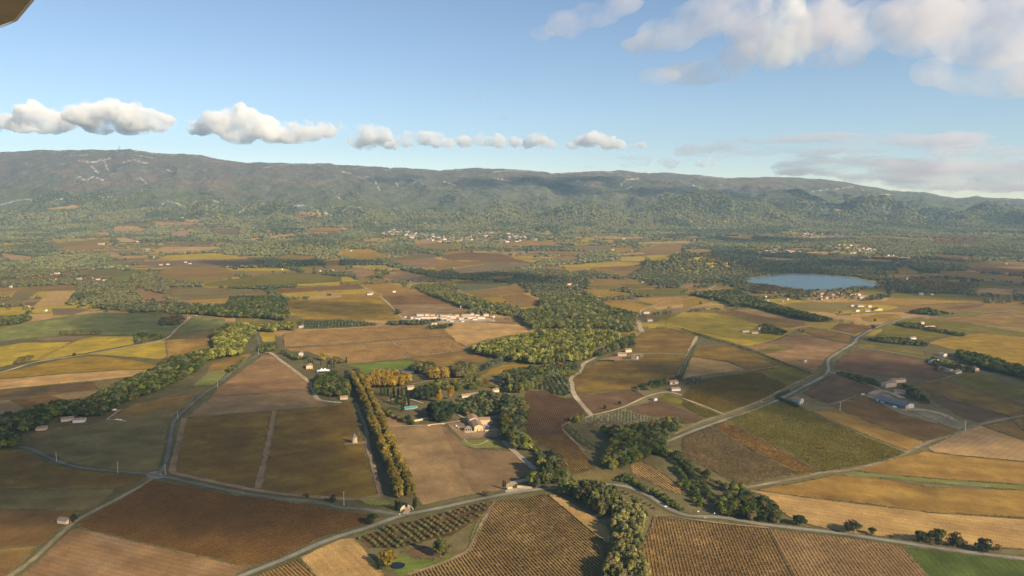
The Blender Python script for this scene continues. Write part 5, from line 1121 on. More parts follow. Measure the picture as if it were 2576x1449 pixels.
GOLDEN = [(pts('RT', '1580,1110 1800,1130 2100,1150 2230,1190 2200,1240 1900,1230 1600,1170'), (0.20, 0.14, 0.055)), (pts('RT', '1880,830 2230,840 2250,880 1900,900'), (0.22, 0.15, 0.065)), (pts('RT', '700,1180 1000,1220 1000,1260 500,1250 560,1190'), (0.10, 0.075, 0.04)), (pts('MT', '1500,980 1560,970 1570,1000 1500,1005'), (0.20, 0.16, 0.05)), (pts('MT', '1640,1060 1830,1060 1820,1100 1650,1100'), (0.19, 0.14, 0.04)), (pts('MT', '560,1190 900,1190 860,1250 600,1240'), (0.15, 0.145, 0.04)), (pts('RT', '1370,1210 1540,1210 1540,1270 1380,1270'), (0.13, 0.13, 0.045))]
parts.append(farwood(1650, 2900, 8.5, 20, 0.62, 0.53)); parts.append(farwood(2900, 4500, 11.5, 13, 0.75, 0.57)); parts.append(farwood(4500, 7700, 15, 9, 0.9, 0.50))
base = np.cumsum([0] + [len(m[0]) for m in parts[:-1]])
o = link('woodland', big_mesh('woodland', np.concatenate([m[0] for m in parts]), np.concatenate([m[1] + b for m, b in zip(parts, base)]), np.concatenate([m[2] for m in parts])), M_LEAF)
tag(o, 'far woods, hedges and copses spread over the plain below the mountain', 'woodland', kind='stuff'); del parts
# ================================================================== buildings
def gable(w, d, h, rh, ov=0.35, th=0.22):
    """walls (with gable ends) and roof slabs; ridge along Y; origin at floor centre"""
    a, b = w / 2, d / 2; wl = MB()
    V = [(-a,-b,-.3),(a,-b,-.3),(a,b,-.3),(-a,b,-.3),(-a,-b,h),(a,-b,h),(a,b,h),(-a,b,h),(0,-b,h+rh),(0,b,h+rh)]
    wl.add(V, [(0,1,5,8,4),(2,3,7,9,6),(1,2,6,5),(3,0,4,7),(4,8,9,7),(5,6,9,8)])
    rf = MB(); k = rh / a; x = a + ov; z = h - ov * k + 0.03; y = b + ov
    for s in (-1, 1):
        V = [(s*x,-y,z),(s*x,y,z),(0,y,h+rh+0.03),(0,-y,h+rh+0.03),(s*x,-y,z+th),(s*x,y,z+th),(0,y,h+rh+th),(0,-y,h+rh+th)]
        rf.add(V, [(0,1,2,3),(7,6,5,4),(0,4,5,1),(1,5,6,2),(3,2,6,7),(0,3,7,4)])
    return wl, rf
def hip(w, d, h, rh, ov=0.5):
    a, b = w / 2 + ov, d / 2 + ov; r = max(0.2, b - a) if b > a else 0.2; m = MB(); z = h - 0.05
    V = [(-a,-b,z),(a,-b,z),(a,b,z),(-a,b,z),(0,-r,h+rh),(0,r,h+rh),(-a,-b,z+.2),(a,-b,z+.2),(a,b,z+.2),(-a,b,z+.2)]
    m.add(V, [(3,2,1,0),(6,7,4),(7,8,5,4),(8,9,5),(9,6,4,5),(0,1,7,6),(1,2,8,7),(2,3,9,8),(3,0,6,9)]); return m
def wins(parent, w, d, h, faces, n, floors=1, ww=1.0, wh=1.3, mat=None):
    for fc in faces:
        L = w if fc in 'fb' else d
        for fl in range(floors):
            z0 = 0.9 + fl * 2.8
            if z0 + wh > h: continue
            for i in range(n):
                t = (i + 0.5) / n * L - L / 2; m = MB(); e = 0.05
                if fc == 'f': m.box(t-ww/2, t+ww/2, -d/2-e, -d/2+.05, z0, z0+wh)
                elif fc == 'b': m.box(t-ww/2, t+ww/2, d/2-.05, d/2+e, z0, z0+wh)
                elif fc == 'r': m.box(w/2-.05, w/2+e, t-ww/2, t+ww/2, z0, z0+wh)
                else: m.box(-w/2-e, -w/2+.05, t-ww/2, t+ww/2, z0, z0+wh)
                m.build('window', mat or M_GLASS, parent)
def house(name, x, y, rz, w, d, h, rh, wallm, roofm, label, cat='house', group=None, faces='fr', nw=2, fl=1, chim=True, z=None, door=True):
    root = empty(name, (x, y, float(zter(x, y)) if z is None else z), rz); tag(root, label, cat, group)
    wl, rf = gable(w, d, h, rh); wo = wl.build('wall', wallm, root); ro = rf.build('roof', roofm, root)
    if faces: wins(wo, w, d, h, faces, nw, fl); [setattr(c, 'parent', root) for c in list(wo.children)]
    if door: m = MB(); m.box(-0.55, 0.55, -d/2-.06, -d/2+.05, 0, 2.1); m.build('door', M_DARK if h < 4 else M_BARK, root)
    if chim: m = MB(); m.box(w*.2-.35, w*.2+.35, d*.2-.3, d*.2+.3, h, h+rh+.7); m.build('chimney', wallm, ro)
    return root
def at(crop, x, y): X, Y = W(crop, x, y); return X, Y

# --- ochre farmhouse (long gabled block, cross wing, hipped loggia)
fx, fy = -34.0, 864.0
R0 = empty('farmhouse', (fx, fy, 0), R(14)); tag(R0, 'ochre farmhouse with long tiled roofs, a cross wing and a columned loggia', 'farmhouse')
def part_block(cx, cy, w, d, h, rh, rz=0.0, wm=M_WALL, rm=M_ROOF):
    wl, rf = gable(w, d, h, rh, 0.4); 
    for m, nm, mt in ((wl, 'wall', wm), (rf, 'roof', rm)):
        o = m.build(nm, mt, R0); o.location = (cx, cy, 0); o.rotation_euler.z = rz
    return o
part_block(-5, 13, 10.5, 26, 5.8, 1.9); part_block(-5.6, 34, 11.5, 17, 7.0, 2.1); part_block(7, 27.5, 8.5, 13.5, 6.2, 1.7, R(90))
for t in (-3, 0, 3):
    m = MB(); m.box(5.5 + t - .25, 5.5 + t + .25, 23.2, 23.3, 4.3, 5.3); m.build('window', M_GLASS, R0)
m = MB(); m.box(10.6, 12.6, 23.18, 23.3, 0.2, 2.8); m.build('door', M_GREY, R0)
m = MB(); m.box(-5.5, -4.5, -.06, .04, 4.2, 4.8); m.build('window', M_GLASS, R0)
for t in (-6.6, -2.3):
    m = MB(); m.box(t - .5, t + .5, -.06, .04, 0.3, 2.6); m.build('door', M_BARK, R0)
m = MB(); m.box(13.75, 17.2, 24.0, 30.0, 0, 3.2); m.build('annexe', M_STONE, R0)
lg = hip(8, 9, 3.3, 2.0); o = lg.build('loggia_roof', M_ROOF2, R0); o.location = (-17.5, 6.5, 0)
for i in range(4):
    m = MB(); m.box(-21.2 + i * 2.45, -20.85 + i * 2.45, 2.2, 2.55, -0.2, 3.3); m.build('column', M_WHITE, R0)
for i in range(2):
    m = MB(); m.box(-21.2 + i * 7.35, -20.85 + i * 7.35, 10.4, 10.75, -0.2, 3.3); m.build('column', M_WHITE, R0)
m = MB(); m.box(-21, -13.8, 9.6, 9.9, -0.2, 3.2); m.build('wall', M_WALL, R0)
m = MB(); m.box(-22, -9, -3.5, 2.0, -0.3, 0.45); o = m.build('terrace', M_STONE, None); o.location = (fx, fy, 0); o.rotation_euler.z = R(14); tag(o, 'pale stone terrace in front of the farmhouse loggia', 'terrace')
m = MB(); m.box(1.5, 16, -3.4, -2.9, -0.2, 2.0); o = m.build('garden_wall', M_STONE, None); o.location = (fx, fy, 0); o.rotation_euler.z = R(14); tag(o, 'low stone wall right of the farmhouse gable', 'wall')
m = MB(); m.box(2.5, 9.5, 6, 14, 0, 2.9); o = m.build('awning', M_GREY, None); o.location = (fx, fy, 0); o.rotation_euler.z = R(14); tag(o, 'pale grey lean-to tucked into the corner of the farmhouse', 'lean-to')

# --- dovecote tower
x, y = at('MC', 100, 1128); t = empty('dovecote_tower', (x, y, 0)); tag(t, 'round pale stone dovecote tower with grey cone roof on the golden vineyard', 'tower')
m = MB(); n = 20; m.tube((0, 0, -.3), (0, 0, 6.6), 3.1, 2.95, n); m.build('wall', M_STONE, t)
m = MB(); m.cone((-.2, .1, 6.75), 2.7, 5.2, n); m.build('roof', M_SLATE, t)
m = MB(); m.box(-.65, -.15, -3.06, -2.9, 4.9, 5.4); m.build('window', M_DARK, t)
m = MB(); m.box(-.4, .4, -3.14, -2.9, 0, 1.9); o = m.build('door', M_BARK, t); o.rotation_euler.z = R(28)
m = MB(); m.tube((-2.6, .8, 6.3), (-2.8, .9, 12.5), .12, .06, 6); m.build('rod', M_BARK, t)

# --- blue roofed barn
x, y = at('RC', 1715, 868); t = empty('barn', (x, y, 0), R(27)); tag(t, 'large barn with dark blue sheet roof, teal side and red striped gable doors', 'barn')
wl, rf = gable(16, 44, 5.2, 2.3, 0.8); o = wl.build('wall', M_WALLW, t); o.location = (0, 22, 0); o = rf.build('roof', M_BLUE, t); o.location = (0, 22, 0)
m = MB(); m.box(-8.12, -8.02, 1, 40, 0, 4.2); m.build('side_cladding', M_TEAL, t)
for i in range(3):
    m = MB(); m.box(-7.2 + i * 1.7, -6.4 + i * 1.7, -.1, .04, 0, 4.2); m.build('door', M_RED, t)
m = MB(); m.box(3.5, 4.0, -.08, .04, .3, 3.8); m.build('window', M_GREY, t)
m = MB(); m.box(-10.5, -8.2, 30, 36, 0, 3.2); m.build('annexe', M_GREY, t)
x, y = at('RC', 1638, 752); house('shed', x, y, R(62), 8, 15, 3.6, 1.6, M_WALLP, M_ROOF2, 'tiled shed with wide open gable just behind the blue roofed barn', 'shed', faces='', chim=False)
x, y = at('RC', 1555, 700); house('farmhouse', x, y, R(-66), 9, 21, 6.0, 1.9, M_WALLP, M_ROOF, 'long two storey farmhouse with red tiles among dark trees behind the barn', 'farmhouse', faces='lr', nw=6, fl=2)
x, y = at('RC', 1620, 668); house('farm_building', x, y, R(-75), 8, 24, 4.6, 1.6, M_WALLP, M_ROOF, 'open tiled outbuilding behind the long two storey farmhouse', 'outbuilding', faces='l', nw=5)
x, y = at('RC', 868, 815); house('villa', x, y, R(35), 9, 12, 4.0, 1.6, M_WALLW, M_ROOF, 'small white villa with red tiles behind a dark hedge', 'house', faces='fr', nw=2)
x, y = at('RC', 888, 832); house('garden_house', x, y, R(10), 4.2, 4.2, 4.6, 0.8, M_WALLW, M_ROOF, 'narrow white tower like annexe in front of the small villa', 'annexe', faces='f', nw=1, chim=False)
x, y = at('RC', 912, 515); house('stone_hut', x, y, R(30), 6, 8, 3.2, 1.4, M_STONE, M_ROOF2, 'lone stone hut on the shadowed brown field at right', 'hut', faces='f', nw=1, chim=False)
x, y = at('LB', 490, 1045); house('stone_hut', x, y, R(75), 6.5, 9.5, 3.0, 1.4, M_WALLP, M_ROOF2, 'small tiled hut beside the dark track at lower left', 'hut', faces='r', nw=1, chim=False)
x, y = at('MC', 2362, 806); house('stone_hut', x, y, R(30), 5, 6, 2.8, 1.2, M_WALLW, M_ROOF2, 'tiny white hut at the track fork above the olive grove', 'hut', faces='', chim=False)
for (cx, cy, rz, w, d, h, lab) in ((1860, 1, 0, 0, 0, 0, ''),)[:0]: pass
HS = [l.split('|') for l in '''RC|1900,525|-70|10|16|4.5|g|grey roofed barn at the end of the straight lane at right
RC|1960,470|20|8|12|4|w|white gabled house above the grey roofed barn at right
RC|1985,585|25|9|20|4|s|long low barn with pale gable in the barn cluster at right
RC|2065,600|-60|8|16|3.4|s|low tiled shed in front of the long barn at right
RC|2208,582|10|7|8|4.4|p|small house at the right end of the barn cluster
RC|1730,345|-70|8|14|3.8|w|small pale house in the green hedge at right
RC|1858,262|-80|8|24|3.8|k|long pink roofed shed in the far right vineyards
RC|1800,230|-70|8|9|4.2|p|small pale house left of the long pink shed
RC|470,290|-75|8|16|3.6|w|low white farm in the yellow vines, left building
RC|540,300|-80|7|14|3.2|w|low white farm in the yellow vines, front building
RC|575,272|-60|8|10|4|w|low white farm in the yellow vines, rear building
MC|2120,470|80|9|15|5|s|ruined pale stone house block at the pale track
MC|2160,440|-70|8|12|4.5|o|ochre house behind the ruined stone block
MC|2215,495|60|7|10|4.4|w|white gabled house at the right end of the stone ruin
MC|2080,400|-85|8|26|3.4|w|long white shed half hidden in the trees above the ruin
MC|2500,680|-70|9|14|4|p|pink roofed house among the dark trees beside the olive plot
MC|2520,730|-80|7|13|3|w|white low building in front of the pink roofed house
LC|2335,560|15|10|16|4.6|o|tiled stone house left of the white tent
LC|2272,470|0|6|7|5.5|w|white square house among trees above the pale lane
LC|2275,258|0|8|12|4|w|pale house with red roof right of the small yellow vineyard
LC|1285,220|-70|7|10|3.4|w|small farm in the green field, left building
LC|1320,212|20|7|9|3.6|p|small farm in the green field, right building
LB|600,285|-75|8|13|3.4|w|white roofed house at the edge of the left wood
LB|510,275|-60|9|14|3.2|s|brown roofed house left of the white roofed one at the wood
LB|315,345|-70|8|11|3|s|low brown shed at the far left end of the wood
LB|308,330|20|4|5|2.6|w|tiny white shed beside the low brown one
MC|980,775|-63|6|30|3|s|long low stone building in the estate garden
MC|1160,742|-60|6|10|3.4|p|small tiled house at the end of the long garden building
MC|1272,728|-70|7|9|3.6|p|small tiled house under the russet tree
MC|522,720|-70|7|10|3.5|o|orange roofed pavilion behind the cypress garden
MC|20,795|-80|6|10|3|s|low stone shed beside the dark park trees left of the avenue
MC|700,235|-75|7|12|3.6|w|white villa with a pink roof in front of the hamlet
MC|905,108|15|6|7|4.5|w|white hut beside the track above the hamlet
MC|1872,185|0|8|9|5|w|white house with dark base at the foot of the streamside wood
MC|2170,145|-85|8|24|3.4|w|long white building beside the road behind the bright wood
MC|2300,150|-80|8|15|4|w|pale house right of the long white building
MC|2325,208|-80|9|12|4|w|white house by the pale lane at the end of the olive hedge
MC|215,10|-80|8|14|4.4|w|white farm on the edge of the golden field
MC|1420,-10|0|5|6|3|s|stone hut beside the green fields above the hamlet'''.split('\n')]
WM = {'w': (M_WALLW, M_ROOF), 's': (M_STONE, M_ROOF2), 'p': (M_WALLP, M_ROOF), 'o': (M_WALL, M_ROOF), 'g': (M_WALLW, M_GREY), 'k': (M_WALLP, simple('pink_tiles', (0.6, 0.36, 0.3)))}
for crop, p, rz, w, d, h, mk, lab in HS:
    x, y = at(crop, *map(float, p.split(','))); d = float(d)
    house('house' if d < 18 else 'farm_building', x, y, R(float(rz)), float(w), d, float(h), 1.5, *WM[mk], lab, 'house' if d < 18 else 'farm building', faces='fr' if abs(float(rz)) < 45 else 'l' if float(rz) < 0 else 'r', nw=2 if d < 14 else 3, chim=d < 18)

# --- white hamlet (zoom coordinates of its own crop)
HAM = '610,740,395,58 730,865,335,50 895,980,330,48 690,800,400,45 815,965,385,48 970,1050,382,45 1055,1135,378,44 1145,1200,345,40 1200,1325,392,42 1340,1420,425,58 1215,1370,355,55 1380,1520,385,78 1590,1670,412,62 1660,1765,368,40 1640,1730,325,28 1730,1825,322,28 1820,1885,312,42 1765,1930,388,62 1860,1955,412,38 1965,2110,390,58 2080,2185,335,52 1900,2000,332,36 665,760,436,34 540,620,438,20 470,515,362,20 1400,1480,442,28 1010,1090,322,18 1630,1690,446,24 1390,1440,330,40 1500,1580,340,45'.split()
for i, s in enumerate(HAM):
    x0, x1, yb, hp = map(float, s.split(',')); vx = 958.4 + (x0 + x1) / 2 / 8.064; vy = 753.9 + yb / 8.064; X, Y = unproj(vx, vy); sc_ = Y * 1.02 / F
    w = (x1 - x0) / 8.064 * sc_; h = max(3.0, hp / 8.064 * sc_ * 0.85)
    house('hamlet_house', X, Y, R(90 + rng.integers(-8, 9)), 8.0, w, h, 1.3, [M_WALLW, M_WALLW, M_WALLP][i % 3], M_ROOF, 'white walled house with red tiles in the sunlit hamlet', 'house', 'houses of the white hamlet', faces='l' if False else 'r', nw=max(2, int(w / 4)), fl=2, chim=False, door=False)
m = MB()
x, y = unproj(958.4 + 2290 / 8.064, 753.9 + 440 / 8.064); m.tube((0, 0, 0), (0, 0, 12), .35, .25, 8); m.box(-2.5, 2.5, -.6, .6, 9.5, 12.2); o = m.build('sign_pylon', M_WHITE); o.location = (x, y, 0); tag(o, 'white pylon standing right of the white hamlet', 'pylon')
# --- party tent
x, y = at('LC', 2440, 592); t = empty('party_tent', (x, y, 0), R(12)); tag(t, 'white double peaked marquee tent among the park trees', 'tent')
m = MB(); nx, ny = 24, 12; a, b = 9.5, 6.5
Vv = []; 
for j in range(ny + 1):
    for i in range(nx + 1):
        X = -a + 2 * a * i / nx; Y = -b + 2 * b * j / ny; d1 = math.hypot(X + 2.6, Y); d2 = math.hypot(X - 2.6, Y); e = max(abs(X) / a, abs(Y) / b)
        Vv.append((X, Y, 2.5 + 4.2 * max(math.exp(-d1 / 3.2), math.exp(-d2 / 3.2)) * (1 - 0.35 * e ** 3)))
m.add(Vv, [(j * (nx + 1) + i, j * (nx + 1) + i + 1, (j + 1) * (nx + 1) + i + 1, (j + 1) * (nx + 1) + i) for j in range(ny) for i in range(nx)]); m.build('canopy', M_WHITE, t)
for sx in (-1, 1):
    for sy in (-1, 1):
        m = MB(); m.tube((sx * a * .97, sy * b * .97, 0), (sx * a * .97, sy * b * .97, 2.55), .12, .12, 6); m.build('tent_pole', M_WHITE, t)
# --- swimming pool, gate, walls
P = wpoly(smooth_poly(pts('MC', '474,866 490,856 530,851 566,850 568,860 540,868 500,873 480,873')))
mPool, nt, b_, o_ = newmat('pool_water'); b_.inputs['Base Color'].default_value = (0.08, 0.42, 0.46, 1); b_.inputs['Roughness'].default_value = 0.15
mm = bpy.data.meshes.new('swimming_pool'); cx = sum(p[0] for p in P) / len(P); cy = sum(p[1] for p in P) / len(P); n = len(P)
mm.from_pydata([(p[0], p[1], 0.42) for p in P] + [(cx + (p[0] - cx) * 1.12, cy + (p[1] - cy) * 1.12, 0.5) for p in P] + [(cx + (p[0] - cx) * 1.12, cy + (p[1] - cy) * 1.12, -.2) for p in P], [], [tuple(range(n))] + [(i, (i + 1) % n, n + (i + 1) % n, n + i) for i in range(n)] + [(n + i, n + (i + 1) % n, 2 * n + (i + 1) % n, 2 * n + i) for i in range(n)])
o = link('swimming_pool', mm, [mPool, M_STONE]); mm.polygons.foreach_set('material_index', [0] + [1] * (2 * n)); tag(o, 'turquoise swimming pool in the dark estate park', 'swimming pool')
def curved_wall(name, P, h0, h1, th, mat, label):
    P = smooth_poly(P, False, 5); n = len(P); V = []; Fs = []
    for i, p in enumerate(P):
        q = P[min(i + 1, n - 1)]; r = P[max(i - 1, 0)]; dx, dy = q[0] - r[0], q[1] - r[1]; L = math.hypot(dx, dy) + 1e-6; nx_, ny_ = -dy / L * th / 2, dx / L * th / 2; h = h0 + (h1 - h0) * i / (n - 1)
        V += [(p[0] + nx_, p[1] + ny_, -.2), (p[0] - nx_, p[1] - ny_, -.2), (p[0] + nx_, p[1] + ny_, h), (p[0] - nx_, p[1] - ny_, h)]
        if i: a = 4 * (i - 1); c = 4 * i; Fs += [(a, c, c + 2, a + 2), (a + 1, a + 3, c + 3, c + 1), (a + 2, c + 2, c + 3, a + 3)]
    Fs += [(0, 2, 3, 1), (4 * n - 4, 4 * n - 3, 4 * n - 1, 4 * n - 2)]
    m = MB(); m.add(V, Fs); o = m.build(name, mat); tag(o, label, 'wall'); return o
curved_wall('gate_wall', wpoly([(1018.5, 1280), (1013.5, 1281), (1009, 1284), (1007.5, 1287)]), 3.6, 1.8, .5, M_STONE, 'curved cream gate wall left of the avenue entrance')
curved_wall('gate_wall', wpoly([(1026, 1279), (1031, 1279.5), (1036, 1281), (1039, 1283.5)]), 3.6, 1.8, .5, M_STONE, 'curved cream gate wall right of the avenue entrance')
curved_wall('entrance_wall', wpoly(pts('MB', '1327,783 1360,783 1400,788 1436,792')), 2.0, 2.0, .6, M_STONE, 'long cream wall beside the entrance lane')
curved_wall('entrance_wall', wpoly(pts('MB', '1254,798 1266,793 1290,790')), 2.0, 2.0, .6, M_STONE, 'short cream wall beside the entrance lane')
curved_wall('park_wall', wpoly(pts('MC', '545,968 600,958 640,948 680,944')), 2.2, 2.2, .5, M_STONE, 'pale stone wall below the park cedars')
curved_wall('low_wall', wpoly(pts('MC', '650,1000 700,990 780,985')), 1.2, 1.2, .4, M_STONE, 'low pale wall along the farm lane')
# --- clipped hedge by the villa: leafy box
for crop, line, hh, ww, lab in (('RC', '706,787 760,815 820,840 870,862', 3.6, 4.0, 'thick dark hedge screening the small white villa from the vines'), ('RC', '712,775 760,758 806,742', 2.6, 3.0, 'green hedge along the road side of the small white villa'), ('MC', '1935,512 2000,506 2060,510', 1.6, 2, 'low hedge beside the pale track below the ruin')):
    P = np.array(wpoly(pts(crop, line))); C = []; Nn = []
    for p, q in zip(P[:-1], P[1:]):
        k = int(np.linalg.norm(q - p) * 22); t = rng.random(k); c = p + (q - p) * t[:, None]; d = (q - p) / np.linalg.norm(q - p); n = np.array([-d[1], d[0]]); th = rng.random(k) * 3.14
        lat = np.cos(th) * ww / 2; z = 0.2 + np.abs(np.sin(th)) ** .5 * hh * (0.85 + .2 * rng.random(k)) * np.where(np.abs(lat) > ww * .38, rng.random(k), 1)
        C.append(np.c_[c + n * lat[:, None], z]); Nn.append(np.c_[n * lat[:, None], np.abs(np.sin(th)) * 2] + rng.normal(size=(k, 3)) * .4)
    C = np.concatenate(C); V, Q = quads(C, np.concatenate(Nn), 0.7 + .5 * rng.random(len(C))); o = link('hedge', big_mesh('hedge', V, Q, np.array(G_DK) * (0.7 + .6 * rng.random((len(C), 1)))), M_LEAF); tag(o, lab, 'hedge')

# --- utility poles
def pole(crop, x, y, lab, h=10.5, white=False):
    X, Y = W(crop, x, y); t = empty('utility_pole', (X, Y, 0), rng.random()); tag(t, lab, 'utility pole')
    m = MB(); m.tube((0, 0, -.3), (0, 0, h), .26, .19, 8); m.build('post', M_WOOD if not white else M_WHITE, t)
    m = MB(); m.box(-.9, .9, -.08, .08, h - .5, h - .35)
    for k in (-.8, 0, .8): m.tube((k, 0, h - .36), (k, 0, h - .05), .06, .05, 5)
    m.build('crossarm', M_GREY, t)
for a in (('LB', 125, 457, 'pale pole beside the trees at the left end of the small road'), ('LB', 427, 586, 'pale pole on the hedge of the small road, second from the left edge'), ('LB', 890, 673, 'pale pole left of the road crossing', 12), ('LB', 1248, 686, 'pale pole right of the road crossing'), ('LC', 1342, 948, 'pale pole at the bend of the straight road'), ('LC', 1643, 709, 'pale pole halfway up the straight road'),
          ('LC', 1951, 462, 'pale pole at the upper end of the straight road', 12), ('LC', 1922, 290, 'pale pole left of the small yellow vineyard', 12), ('LC', 1417, 185, 'pale pole near the farm in the green field'), ('MB', 20, 918, 'pale pole beside the road left of the avenue', 13), ('RC', 1187, 884, 'tall white pole on the edge of the orange vines', 11.5, True), ('RB', 2132, 352, 'thin grey pole at the tip of the barn yard', 12, True)): pole(*a)
# --- small road signs and markers
def sign(crop, x, y, lab, w=.9, hp=2.2):
    X, Y = W(crop, x, y); t = empty('road_sign', (X, Y, 0.3)); tag(t, lab, 'road sign'); m = MB(); m.tube((0, 0, -.4), (0, 0, hp), .07, .07, 6); m.build('post', M_GREY, t); m = MB(); m.box(-w / 2, w / 2, -.08, -.03, hp - .8, hp); m.build('panel', M_WHITE, t)
sign('RB', 118, 978, 'white road sign on the left of the side road mouth', 1.6); sign('RB', 240, 992, 'white road sign under the thicket at the side road mouth'); sign('MB', 442, 1000, 'white road sign at the junction before the gate'); sign('MB', 2448, 935, 'white panel beside the curved road', 2.2, 1.6)
for k, p in enumerate(((164, 1016), (174, 1016))):
    X, Y = W('RB', *p); m = MB(); m.tube((0, 0, 0), (0, 0, 1.3), .12, .12, 6); m.cone((0, 0, 1.3), .12, .15, 6); o = m.build('marker_post', M_WHITE); o.location = (X, Y, .2); tag(o, ('left' if k == 0 else 'right') + ' one of the two white marker posts opposite the side road', 'marker post')
# --- vehicles
M_CARW = simple('car_white', (0.78, 0.78, 0.78), 0.3, .03, 1, spec=.5); M_CARS = simple('car_silver', (0.5, 0.52, 0.55), 0.3, .03, 1, 0.4, .5); M_CARR = simple('car_red', (0.4, 0.05, 0.03), 0.3, .03, 1, spec=.5)
def prof(pts_, w, tp=0.0):
    m = MB(); n = len(pts_); hi = max(p[1] for p in pts_); V = []
    for s in (-1, 1): V += [(p[0], s * (w / 2 - tp * (p[1] / hi) ** 2), p[1]) for p in pts_]
    m.add(V, [tuple(range(n)), tuple(range(2 * n - 1, n - 1, -1))] + [(i, i + n, (i + 1) % n + n, (i + 1) % n) for i in range(n)]); return m
def car(crop, x, y, rz, mat, lab, van=False):
    X, Y = W(crop, x, y); t = empty('van' if van else 'car', (X, Y, .35), R(rz)); tag(t, lab, 'van' if van else 'car')
    if van: body = [(-2.5,.35),(2.5,.35),(2.55,.95),(1.9,1.15),(1.2,2.15),(-2.4,2.25),(-2.55,1.0)]; glass = [(1.15,1.2),(1.8,1.2),(1.2,2.0),(.3,2.0),(.3,1.2)]; w = 1.95
    else: body = [(-2.1,.3),(2.1,.3),(2.15,.7),(1.1,.88),(.45,1.4),(-1.2,1.42),(-1.9,.9),(-2.15,.75)]; glass = [(-1.55,.92),(.9,.92),(.38,1.33),(-1.12,1.35)]; w = 1.75
    prof(body, w, .18).build('body', mat, t); prof(glass, w + .02, .17).build('windows', M_GLASS, t)
    for wx in (-1.35, 1.35):
        for s in (-1, 1): m = MB(); m.tube((wx, s * (w / 2 - .2), .33), (wx, s * (w / 2 + .02), .33), .33, .33, 10); m.build('wheel', M_DARK, t)
car('MC', 868, 1003, 100, M_CARW, 'rear one of the two pale cars parked beside the ochre farmhouse'); car('MC', 882, 1014, 105, M_CARS, 'front one of the two pale cars parked beside the ochre farmhouse'); car('MC', 1001, 938, 20, M_CARW, 'white car parked under the grove behind the farmhouse'); car('RC', 1358, 768, 160, M_CARW, 'white van parked left of the blue roofed barn', True)
car('RC', 595, 822, 30, M_CARS, 'silver car driving on the road beside the golden vines'); car('RC', 1600, 862, -28, M_CARW, 'long white van parked along the teal side of the barn', True); car('RC', 1806, 880, -10, M_CARS, 'silver car parked in the yard right of the barn'); car('RC', 2005, 938, -15, M_CARR, 'red vehicle at the end of the barn yard'); car('LC', 866, 884, 15, M_CARW, 'white camper van on the small loop track beside the wood', True)
car('LC', 882, 956, 5, M_CARW, 'left white car on the loop track'); car('LC', 908, 958, 5, M_CARW, 'right white car on the loop track'); car('LC', 1482, 168, 0, M_CARW, 'white car at the head of the track beside the striped orchard'); car('RC', 720, 257, 30, M_CARW, 'white car on the lane behind the yellow vines'); car('MC', 2060, 478, 10, M_CARR, 'red car parked beside the stone ruin')

# --- far houses (a few pixels each)
def small_house_mesh(seed):
    r = random.Random(seed); w = r.uniform(7, 9); d = r.uniform(10, 17); h = r.uniform(3.4, 6); wl, rf = gable(w, d, h, 1.4, .4); m = MB(); m.add(wl.v, wl.f); nf = len(m.f); m.add(rf.v, rf.f)
    me = m.mesh('small_house'); me.materials.append([M_WALLW, M_WALLP, M_STONE][seed % 3]); me.materials.append([M_ROOF, M_ROOF, M_ROOF2][seed % 3]); me.polygons.foreach_set('material_index', [0] * nf + [1] * (len(m.f) - nf)); return me
SHM = [small_house_mesh(k) for k in range(7)]
def far_house(px_, py_, wpx, lab, grp, sc=1.0):
    X, Y = unproj(px_, py_); o = bpy.data.objects.new('small_house', SHM[rng.integers(0, 7)]); COL.objects.link(o); k = max(0.62, min(2.2, wpx * Y / F / 17.0)) * sc
    o.location = (X, Y, float(zter(X, Y)) - .2); o.rotation_euler.z = R(90 + rng.normal() * 35); o.scale = (k, k, max(.9, k * .8)); tag(o, lab, 'house', grp)
SC = {'LT': '1060,710,20 1370,690,40 1255,695,15 1545,695,30 1180,745,18 1225,745,15 620,713,45 985,768,20 1030,790,30 455,778,40 765,888,45 1035,868,25 1115,925,30 1215,1045,25 1265,1040,45 1400,1025,20 1430,1035,25 1160,985,12 120,950,25 90,940,20 180,948,20 260,1000,12 430,1110,40 380,1112,40 600,1150,40 690,1145,30 740,1155,40 790,1160,40 410,1158,60 460,1160,30 330,1112,30 2125,1078,12 2250,1085,20 2420,1090,20 2500,1085,40 340,1390,40 910,1285,14 205,1360,15 80,1210,18',
      'MT': '215,1260,50 395,1248,30 805,1118,40 765,1297,30 1895,1128,50 2290,1175,50 1720,1193,40 1770,1190,30 1600,1120,60 1670,750,20 1700,760,16 2130,847,25 160,1020,20 365,978,12 75,938,10 1040,905,20 840,1120,20 2050,930,12',
      'RT': '320,1032,34 385,1027,16 790,1305,30 745,1320,26 635,1315,36 620,1285,20 500,1295,20 1340,1357,50 1390,1392,44 1310,1392,50 1410,1360,30 1280,1354,20 1800,1265,60 1880,1268,30 1720,1172,20 1640,1162,26 2440,1037,20 520,768,10 700,1000,20 1640,870,12 1370,782,14 1620,790,30 1840,815,12'}
for crop, s in SC.items():
    for it in s.split():
        a, b, w = map(float, it.split(',')); far_house(*V2(crop, a, b), w / 3, 'tiny pale farmhouse scattered among the far fields and woods', 'scattered far farmhouses')
x, y = at('RT', 1465, 1383); house('warehouse', x, y, R(-80), 12, 22, 5, 1.4, simple('yellow_cladding', (0.62, .46, .18)), M_ROOF2, 'yellow walled warehouse in the fields before the lake', 'warehouse', faces='', chim=False)
